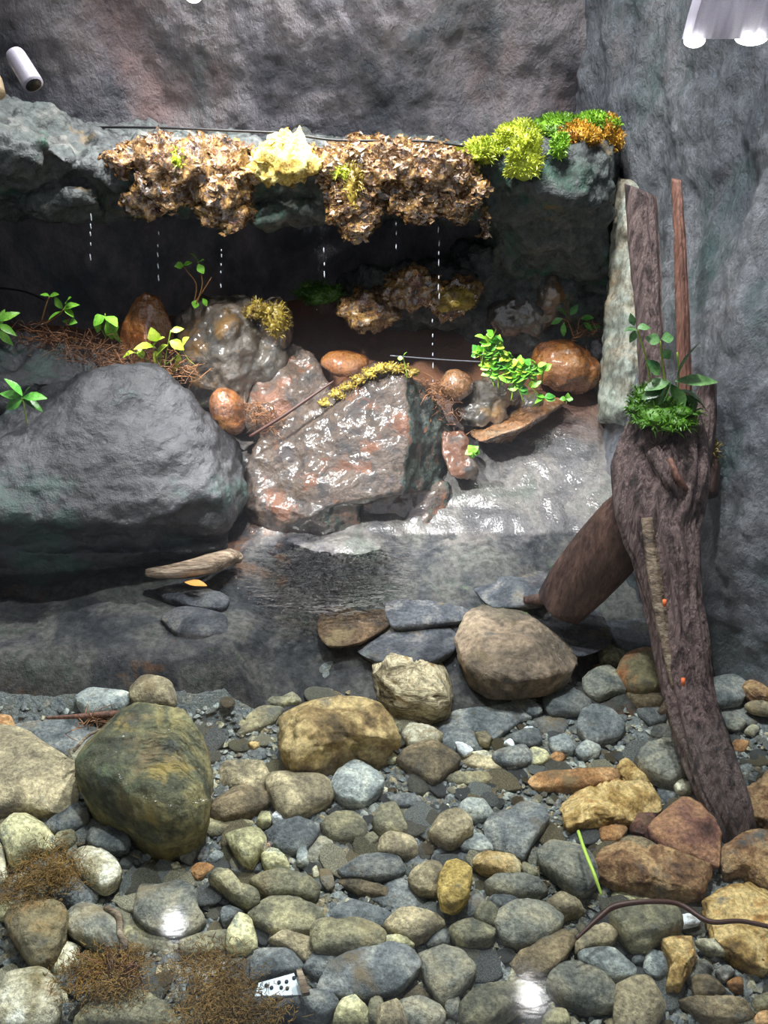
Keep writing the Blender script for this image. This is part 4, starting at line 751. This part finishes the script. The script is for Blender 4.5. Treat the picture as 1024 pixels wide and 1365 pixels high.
def stone(key, th, layer, poly, label, idx):
    cx = sum(p[0] for p in poly)/len(poly); cy = sum(p[1] for p in poly)/len(poly)
    c0 = PZ(cx, cy, -.14); g = G(c0.x, c0.y)
    for _ in range(6):
        c0 = PZ(cx, cy, g+th*.4+layer*.011); g = G(c0.x, c0.y)
    zb = g-.016+layer*.011
    big = max(p[0] for p in poly)-min(p[0] for p in poly) > 90
    n = 48 if big else 30; K = 9 if big else 7; hero = key in ('MB', 'OB', 'LB', 'BB', 'R2', 'M', 'Y', 'BH', 'TC', 'YB')
    if hero: n, K = 96, 22
    if key not in ('MB', 'OB', 'LB', 'BB'): th *= .66
    rug = 2.0 if key in ('OB', 'LB', 'K', 'Y', 'R2') else 1.0
    ring = catmull([PZ(cx+(x-cx)*1.07, cy+(y-cy)*1.07, zb+th*.45) for (x, y) in poly], n)
    c = sum(ring, Vector())/n; size = sum((p-c).length for p in ring)/n
    e = .34 if th < .045 else .45
    if key in ('MB', 'YB', 'OR', 'CG', 'C', 'BH', 'BB', 'TC'): e = .66
    off = Vector((idx*3.7, idx*1.3, 0)); V, F = [], []
    s0 = -.55
    slx = random.uniform(-.12, .12); sly = random.uniform(-.1, .05)
    for k in range(K):
        ph = s0+(math.pi/2-s0)*k/K*.985
        rr = math.cos(ph)**e; zz = math.copysign(abs(math.sin(ph))**(1.0 if e > .7 else .8), ph)
        if k == 0: zz = -1
        for p in ring:
            q = c+(p-c)*rr; q.z = zb+th*.45+zz*th*.55
            q.z += ((q.x-c.x)*slx+(q.y-c.y)*sly)*.6*(zz > 0)
            d = rug*size*.07*noise.noise((q/size)*1.4+off)+size*.05*noise.noise(q/size*4+off)-rug*size*.05*abs(noise.noise(q/size*2.6+off))+(rug-.6)*size*.05*noise.noise(q/size*7+off)
            dr = (q-c); dr.z *= 1.2
            if dr.length > 1e-6: q = q+dr.normalized()*d*(.55 if zz < .6 else 1)*min(1, th/size*2.2+.3)
            V.append(q)
    V.append(Vector((c.x, c.y, zb+th+size*.05*noise.noise(off))))
    if hero:
        a3 = size*(.09 if rug > 1 else .04)
        for i_, q in enumerate(V):
            w = q-c; w.z *= 1.5
            if w.length > 1e-6 and q.z > zb+th*.1: V[i_] = q+w.normalized()*min(a3, th*.3)*(noise.noise(q/size*3+off)*.8-abs(noise.noise(Vector((q.x, q.y*1.6, q.z*2.4))/size*4+off))*1.1+.4*noise.noise(q/size*11+off))
    rs = random.Random(idx*7+1); soft = key in ('CG', 'C', 'YB', 'MB', 'BH', 'OR', 'O')
    for _ in range(4 if soft else 9):                      # worn flat faces
        a = rs.uniform(0, 6.3); nz = rs.uniform(.5, 2.2)*size/max(th*.6, .01)*.5; pn = Vector((math.cos(a), math.sin(a), nz)).normalized(); o0 = Vector((c.x, c.y, zb+th*.4))
        h = max((q-o0).dot(pn) for q in V)*rs.uniform(.78 if not soft else .88, .97)
        for i_, q in enumerate(V):
            t_ = (q-o0).dot(pn)-h
            if t_ > 0: V[i_] = q-pn*t_*.92
    for k in range(K-1):
        for i in range(n):
            i2 = (i+1) % n; F.append((k*n+i, k*n+i2, (k+1)*n+i2, (k+1)*n+i))
    for i in range(n): F.append(((K-1)*n+i, (K-1)*n+(i+1) % n, K*n))
    F.append(tuple(range(n-1, -1, -1)))
    nm = 'boulder' if key in ('MB', 'BB', 'OB') else ('slate' if key in ('S', 'D', 'DS') else ('pebble' if size < .022 else 'cobble'))
    o = pyd(nm, V, F, M[key])
    tag(o, label, {'slate': 'stone', 'cobble': 'stone', 'pebble': 'pebble', 'boulder': 'boulder'}[nm], 'stones on the pool bed')
    placed.append((c.x, c.y, size, [(p.x, p.y) for p in ring], zb)); names.append(label)
for i, l in enumerate(STONES.split('\n')):
    k, t, z, pts, lab = l.split('|')
    stone(k, float(t), int(z), [tuple(map(float, q.split(','))) for q in pts.split()], lab, i)
def inside(x, y, grow=1.0):
    for (cx, cy, s, ring, zb) in placed:
        if abs(x-cx) > s*2.5 or abs(y-cy) > s*2.5: continue
        px = cx+(x-cx)/grow; py = cy+(y-cy)/grow
        r = False; j = len(ring)-1
        for i in range(len(ring)):
            xi, yi = ring[i]; xj, yj = ring[j]
            if (yi > py) != (yj > py) and px < (xj-xi)*(py-yi)/(yj-yi)+xi: r = not r
            j = i
        if r: return True
    return False
# countable pebbles between them, then the gravel nobody could count
def pebmesh(seed):
    bm = bmesh.new(); bmesh.ops.create_icosphere(bm, subdivisions=2, radius=1); rnd = Vector((seed*5.1, 0, 0))
    for v in bm.verts:
        v.co *= 1+.45*noise.noise(v.co*1.1+rnd); v.co.z *= .34
    me = bpy.data.meshes.new('pebble'); bm.to_mesh(me); bm.free(); me.polygons.foreach_set('use_smooth', [True]*len(me.polygons)); return me
PEBK = ['S', 'G', 'P', 'D', 'O', 'T', 'C', 'S', 'G', 'D', 'P', 'B']
pebs = {}
for k in PEBK: 
    for s in range(3):
        me = pebmesh(s+len(k)); me.materials.append(M[k]); pebs[(k, s)] = me
PL = {'S': 'small blue-grey pebble', 'G': 'small mid-grey pebble', 'P': 'small pale grey pebble', 'D': 'small dark pebble', 'O': 'small olive pebble', 'T': 'small tan pebble', 'C': 'small cream pebble', 'B': 'small brown pebble'}
n = 0; tries = 0
while n < 230 and tries < 6000:
    tries += 1
    px = random.uniform(-10, 1034); py = random.uniform(925, 1365) if random.random() < .5 else random.uniform(960, 1180)
    q = PZ(px, py, -.15)
    if inside(q.x, q.y, 1.04): continue
    k = random.choice(PEBK); r = random.choice((.009, .013, .016) if k in 'DB' else (.009, .013, .018, .024, .028))
    if px < 420 and py < 950: continue
    o = bpy.data.objects.new('pebble', pebs[(k, random.randrange(3))]); COL.objects.link(o)
    o.location = (q.x, q.y, G(q.x, q.y)+r*.15-.006); o.scale = (r*random.uniform(.8, 1.5), r, r*random.uniform(.7, 1)); o.rotation_euler = (random.uniform(-.2, .2), random.uniform(-.2, .2), random.uniform(0, 6.3))
    lab = None
    for (dd, c_, nm_) in sorted(((q.x-p_[0])**2+(q.y-p_[1])**2, p_, n_) for p_, n_ in zip(placed, names) if len(n_.split()) <= 11)[:12]:
        dx, dy = q.x-c_[0], q.y-c_[1]
        rel = ('right of' if dx > 0 else 'left of') if abs(dx) > abs(dy) else ('behind' if dy > 0 else 'in front of')
        t_ = '%s %s the %s' % (PL[k], rel, nm_)
        if t_ not in used and len(t_.split()) <= 16: lab = t_; used.add(t_); break
    tag(o, lab or PL[k]+' in the gravel gaps of the pool bed', 'pebble', 'pebbles between the pool stones'); n += 1
for gi, (gk, cnt) in enumerate((('P', 5200), ('S', 5200), ('G', 4200), ('C', 1500), ('T', 1700))):
    V, F = [], []
    base = [Vector(v) for v in ((1, 0, 0), (.3, .9, 0), (-.8, .5, 0), (-.8, -.5, 0), (.4, -.85, 0), (0.1, 0, .7))]
    for i in range(cnt):
        py = 1365-450*random.random()**.8; px = random.uniform(-60, 1084)
        q = PZ(px, py, -.155)
        if random.random() > .15 and inside(q.x, q.y, .9): continue
        if q.y > 1.62 or (px < 430 and py < 955) or py < 925: continue
        r = random.choice((.003, .004, .006, .009)); a = random.uniform(0, 6.3); ca, sa = math.cos(a), math.sin(a); j = len(V); t1, t2 = random.uniform(-.4, .4), random.uniform(-.4, .4); z0 = G(q.x, q.y)-.010
        for b in base:
            x = b.x*r*1.3*random.uniform(.7, 1.2); y = b.y*r*random.uniform(.7, 1.2); V.append(Vector((q.x+x*ca-y*sa, q.y+x*sa+y*ca, z0+b.z*r+x*t1+y*t2+r*.3)))
        F += [(j, j+1, j+5), (j+1, j+2, j+5), (j+2, j+3, j+5), (j+3, j+4, j+5), (j+4, j, j+5)]
    me = bpy.data.meshes.new('gravel'); me.from_pydata([tuple(v) for v in V], [], F)
    o = link('gravel', me, M[gk], None, True, False)
    tag(o, {'P': 'fine pale grey gravel', 'S': 'fine blue-grey gravel', 'G': 'fine mid-grey gravel', 'C': 'fine cream gravel', 'T': 'fine tan gravel'}[gk]+' grains filling gaps between the pool stones', 'gravel', None, 'stuff')

# ------------------------------------------------------------ things lying in the pool
def ELZ(px, py, z, rx, ry, rz): return (('e', PZ(px, py, z), (rx, ry, rz), 0),)
def algae(spots, label, n=260):
    tangle('algae_tuft', [ELZ(*s) for s in spots], int(n*2.2), .015, 'algae', label, 'algae', r=.0006)
algae([(60, 1150, -.10, .05, .05, .015), (30, 1180, -.10, .05, .04, .015), (80, 1165, -.10, .04, .03, .012)], 'brown algae tuft at the left edge above the heart-shaped cobble')
algae([(118, 1296, -.1, .05, .04, .012), (150, 1312, -.1, .05, .03, .012), (170, 1280, -.1, .03, .025, .01)], 'brown algae mat beside the big pale cobble, lower left', 300)
algae([(270, 1285, -.1, .05, .035, .012), (285, 1345, -.1, .06, .03, .012), (335, 1350, -.1, .05, .03, .012), (305, 1310, -.1, .04, .03, .012)], 'brown algae mat along the bottom edge left of the white plate', 300)
tangle('root_tuft', [ELZ(165, 1290, -.09, .03, .02, .01)], 26, .05, 'roots', 'reddish rootlets lying on the algae mat at lower left', 'roots')
stick('root', [PZ(140, 1210, -.09), PZ(158, 1222, -.085), PZ(160, 1245, -.085), PZ(167, 1262, -.09), PZ(150, 1278, -.1)], [.004, .006, .005, .005, .003], 'woodp', 'curved tan root right of the heart-shaped cobble', 'root')
stick('grass_stem', [PZ(771, 1108, -.07), PZ(780, 1135, -.06), PZ(792, 1165, -.06), PZ(802, 1193, -.08)], [.0028, .003, .003, .002], 'grass', 'pale lime green grass stem lying below the long rust slab', 'stem', groove=0)
stick('root', [PZ(768, 1252, -.08), PZ(800, 1222, -.065), PZ(820, 1208, -.06), PZ(860, 1202, -.055), PZ(905, 1205, -.06), PZ(945, 1228, -.06), PZ(990, 1228, -.06), PZ(1045, 1240, -.06)], [.002, .004, .0045, .004, .004, .004, .0035, .0035], 'redroot', 'long dark brown root curving to the right edge over the ochre rock', 'root', sub=8)
stick('twig', [PZ(62, 957, -.07), PZ(105, 955, -.065), PZ(150, 952, -.06), PZ(192, 948, -.07)], [.003, .005, .007, .003], 'woodo', 'brown twig lying across the slate slab at left')
stick('twig', [PZ(98, 1002, -.08), PZ(116, 982, -.07), PZ(135, 972, -.06)], [.0028, .003, .002], 'woodp', 'thin pale twig standing below the brown twig at left')
tangle('twig_debris', [ELZ(130, 960, -.07, .05, .02, .012)], 30, .05, 'roots', 'reddish plant debris around the brown twig at left', 'debris')
# white plate with holes
c = [PZ(345, 1310, -.115), PZ(392, 1297, -.115), PZ(402, 1326, -.115), PZ(340, 1328, -.115)]
v = [Vector(p) for p in c]+[p+Vector((0, 0, -.006)) for p in c]
wp = pyd('perforated_plate', v, [(3, 2, 1, 0), (4, 5, 6, 7), (0, 1, 5, 4), (1, 2, 6, 5), (2, 3, 7, 6), (3, 0, 4, 7)], M['white'], None, False); tag(wp, 'white perforated plate half buried at the bottom, left of centre', 'plate')
for (x, y) in ((372, 1309), (382, 1308), (362, 1316), (375, 1316), (383, 1317), (355, 1313), (392, 1303)):
    p = PZ(x, y, -.113); v, f = tube([p-Vector((0, 0, .004)), p], [.0028]*2, 8); h = pyd('hole', v, f, M['hole'], wp)
c = [PZ(395, 1292, -.09), PZ(402, 1290, -.09), PZ(413, 1322, -.09), PZ(403, 1324, -.09)]
v = c+[p+Vector((0, 0, -.008)) for p in c]; tag(pyd('wood_chip', v, [(3, 2, 1, 0), (4, 5, 6, 7), (0, 1, 5, 4), (1, 2, 6, 5), (2, 3, 7, 6), (3, 0, 4, 7)], M['woodp'], None, False), 'thin pale strip leaning on the white perforated plate', 'strip')

# ------------------------------------------------------------ lamps in view
b0, b1 = P(22, 76, 1.95), P(44, 112, 1.92); k = depth(b0)/FPX
d = (b1-b0).normalized(); v, f = tube([b0-d*11*k, b0-d*7*k, b0, b1-d*2*k, b1], [4*k, 10*k, 13*k, 14*k, 13.5*k], 24, 0, 0, True, 4)
hd = empty('spotlight', b0); tag(hd, 'small grey domed spotlight sticking out at the upper left', 'spotlight'); pyd('housing', v, f, M['housing'], hd)
v, f = tube([b1, b1+d*.003], [11*k, 11*k], 24); pyd('lens', v, f, M['black'], hd)
v, f = tube([P(-16, 95, 1.95), P(-8, 108, 1.95), P(-3, 126, 1.93)], [8*k, 11*k, 10*k], 20, 0, 0, True, 4); tag(pyd('lamp_housing', v, f, M['beige']), 'beige rounded lamp housing cut off by the left edge near the spotlight', 'lamp')
lm = empty('lamp', P(975, 20, 1.35)); tag(lm, 'glass reflection of a grey ribbed lamp with two glowing bulbs, top right corner', 'lamp'); k = depth(P(975, 20, 1.35))/FPX  # lamp mirrored in the front glass, built as a solid fixture
V = []; ns = 24
for (y, xl, xr) in ((-40, 940, 1060), (20, 922, 1044), (52, 914, 1036)):
    for side in (0, 1):
        for i in range(ns+1):
            s = i/ns; p = P(xl+(xr-xl)*s, y, 1.35); p.y += (-.02 if side == 0 else .02)-.004*math.cos(s*2*math.pi*6); V.append(p)
F = []; rw = 2*(ns+1)
for j in range(2):
    for i in range(ns):
        for sd in (0, 1):
            a = j*rw+sd*(ns+1)+i; F.append((a, a+1, a+1+rw, a+rw))
    for a, b in ((j*rw, j*rw+ns+1), (j*rw+ns, j*rw+2*ns+1)): F.append((a, b, b+rw, a+rw))
for i in range(ns):
    for j in (0, 2): a = j*rw+i; F.append((a, a+1, a+ns+2, a+ns+1))
pyd('ribbed_shade', V, F, M['shade'], lm)
pl = bpy.data.lights.new('lamp_glow', 'POINT'); pl.energy = .005; pl.shadow_soft_size = .01; po = bpy.data.objects.new('lamp_glow', pl); COL.objects.link(po); po.location = P(975, 5, 1.35)
for (x, y, r, rr_) in ((926, 54, 14, 9), (1002, 50, 22, 10)):
    bm = bmesh.new(); ico(bm, P(x, y, 1.34), (r*k, .015, rr_*k), 3); me = bpy.data.meshes.new('bulb'); bm.to_mesh(me); bm.free(); link('bulb', me, M['bulb'], lm)
bm = bmesh.new(); ico(bm, P(258, -5, 2.0), (.016, .016, .012), 3); me = bpy.data.meshes.new('bulb'); bm.to_mesh(me); bm.free(); tag(link('ceiling_bulb', me, M['bulb']), 'small glowing bulb just peeking in at the top edge, left', 'lamp')

# ------------------------------------------------------------ dripping water
dm = bpy.data.materials.new('water_drop'); dm.use_nodes = True; b = dm.node_tree.nodes['Principled BSDF']; b.inputs['Base Color'].default_value = (.8, .86, .95, 1); b.inputs['Roughness'].default_value = .08; b.inputs['Alpha'].default_value = .5; b.inputs['Specular IOR Level'].default_value = 1
dl = [((211, 308, 368), 'water drip falling from the ledge left of the wiry sprout'), ((295, 332, 386), 'water drip falling just right of the wiry sprout'), ((577, 425, 522), 'long water drip falling onto the round brown rock'), ((585, 302, 392), 'water drip falling onto the crusted knob under the ledge'), ((432, 330, 362), 'short water drip above the dark moss patch'), ((528, 296, 340), 'faint water drip below the brown leaf crust'), ((121, 285, 345), 'faint water drip at the left below the ledge')]
for (x, y0, y1), lab in dl:
    bm = bmesh.new(); y = y0
    while y < y1:
        L = random.uniform(3, 9); kk = 2.2/FPX; ico(bm, P(x+random.uniform(-.6, .6), y+L/2, 2.16), (.0016, .0016, L*kk*.55), 1); y += L+random.uniform(2, 16)
    me = bpy.data.meshes.new('drip'); bm.to_mesh(me); bm.free(); tag(link('water_drip', me, dm), lab, 'water drip', 'water drips below the ledge')

# ------------------------------------------------------------ water
wm = bpy.data.materials.new('pool_water'); wm.use_nodes = True; nt = wm.node_tree; nt.nodes.clear(); L = nt.links.new
out = N(nt, 'ShaderNodeOutputMaterial'); tr = N(nt, 'ShaderNodeBsdfTransparent'); tr.inputs[0].default_value = (.93, .965, .97, 1)
gl = N(nt, 'ShaderNodeBsdfGlossy'); gl.inputs['Roughness'].default_value = .03; gl.inputs[0].default_value = (1, 1, 1, 1)
fr = N(nt, 'ShaderNodeFresnel'); fr.inputs[0].default_value = 1.36; mx = N(nt, 'ShaderNodeMixShader'); tc = N(nt, 'ShaderNodeTexCoord')
mp = N(nt, 'ShaderNodeMapping'); mp.inputs['Scale'].default_value = (1, 2.4, 1); L(tc.outputs['Object'], mp.inputs[0])
n1 = N(nt, 'ShaderNodeTexNoise'); n1.inputs['Scale'].default_value = 16; n1.inputs['Detail'].default_value = 3; n1.inputs['Distortion'].default_value = .8; L(mp.outputs[0], n1.inputs['Vector'])
# ripples are stronger where the drips land
def falloff(c, rad, k):
    d = N(nt, 'ShaderNodeVectorMath', operation='DISTANCE'); d.inputs[1].default_value = c; L(tc.outputs['Object'], d.inputs[0])
    m = N(nt, 'ShaderNodeMapRange'); m.interpolation_type = 'SMOOTHSTEP'; m.inputs[1].default_value = rad*.2; m.inputs[2].default_value = rad; m.inputs[3].default_value = k; m.inputs[4].default_value = .0025; L(d.outputs['Value'], m.inputs[0]); return m.outputs[0]
f1 = falloff((-.14, .60, 0), .30, 1.0); f2 = falloff((-.34, .0, 0), .2, .35)
mxx = N(nt, 'ShaderNodeMath', operation='MAXIMUM'); L(f1, mxx.inputs[0]); L(f2, mxx.inputs[1])
n2 = N(nt, 'ShaderNodeTexNoise'); n2.inputs['Scale'].default_value = 42; n2.inputs['Detail'].default_value = 2; n2.inputs['Distortion'].default_value = .5; L(mp.outputs[0], n2.inputs['Vector'])
hs = N(nt, 'ShaderNodeMath', operation='MULTIPLY_ADD'); hs.inputs[1].default_value = .55; L(n2.outputs[0], hs.inputs[0]); L(n1.outputs[0], hs.inputs[2])
bp = N(nt, 'ShaderNodeBump'); bp.inputs['Distance'].default_value = .15; L(mxx.outputs[0], bp.inputs['Strength']); L(hs.outputs[0], bp.inputs['Height'])
L(bp.outputs[0], gl.inputs['Normal']); L(bp.outputs[0], fr.inputs['Normal']); L(fr.outputs[0], mx.inputs[0]); L(tr.outputs[0], mx.inputs[1]); L(gl.outputs[0], mx.inputs[2]); L(mx.outputs[0], out.inputs[0])
me = bpy.data.meshes.new('water'); me.from_pydata([(-1.3, -.95, 0), (.95, -.95, 0), (.95, .95, 0), (-1.3, .95, 0)], [], [(0, 1, 2, 3)]); me.materials.append(wm)
o = bpy.data.objects.new('pool_water', me); COL.objects.link(o); o.location = (0, 1.2, 0); tag(o, 'clear shallow pool water with ripples over the stones', 'water', None, 'stuff')

# ------------------------------------------------------------ mist over the back of the pool
vm = bpy.data.materials.new('mist'); vm.use_nodes = True; nt = vm.node_tree; nt.nodes.clear()
o_ = N(nt, 'ShaderNodeOutputMaterial'); vsn = N(nt, 'ShaderNodeVolumeScatter'); vsn.inputs['Density'].default_value = .02; vsn.inputs['Color'].default_value = (.86, .88, 1, 1); nt.links.new(vsn.outputs[0], o_.inputs['Volume'])
bm = bmesh.new(); bmesh.ops.create_cube(bm, size=1); me = bpy.data.meshes.new('mist'); bm.to_mesh(me); bm.free(); me.materials.append(vm)
o = bpy.data.objects.new('mist', me); COL.objects.link(o); o.scale = (2.2, 1.3, .5); o.location = (-.1, 2.0, .255); tag(o, 'thin pale mist drifting over the back of the pool', 'mist', None, 'stuff')
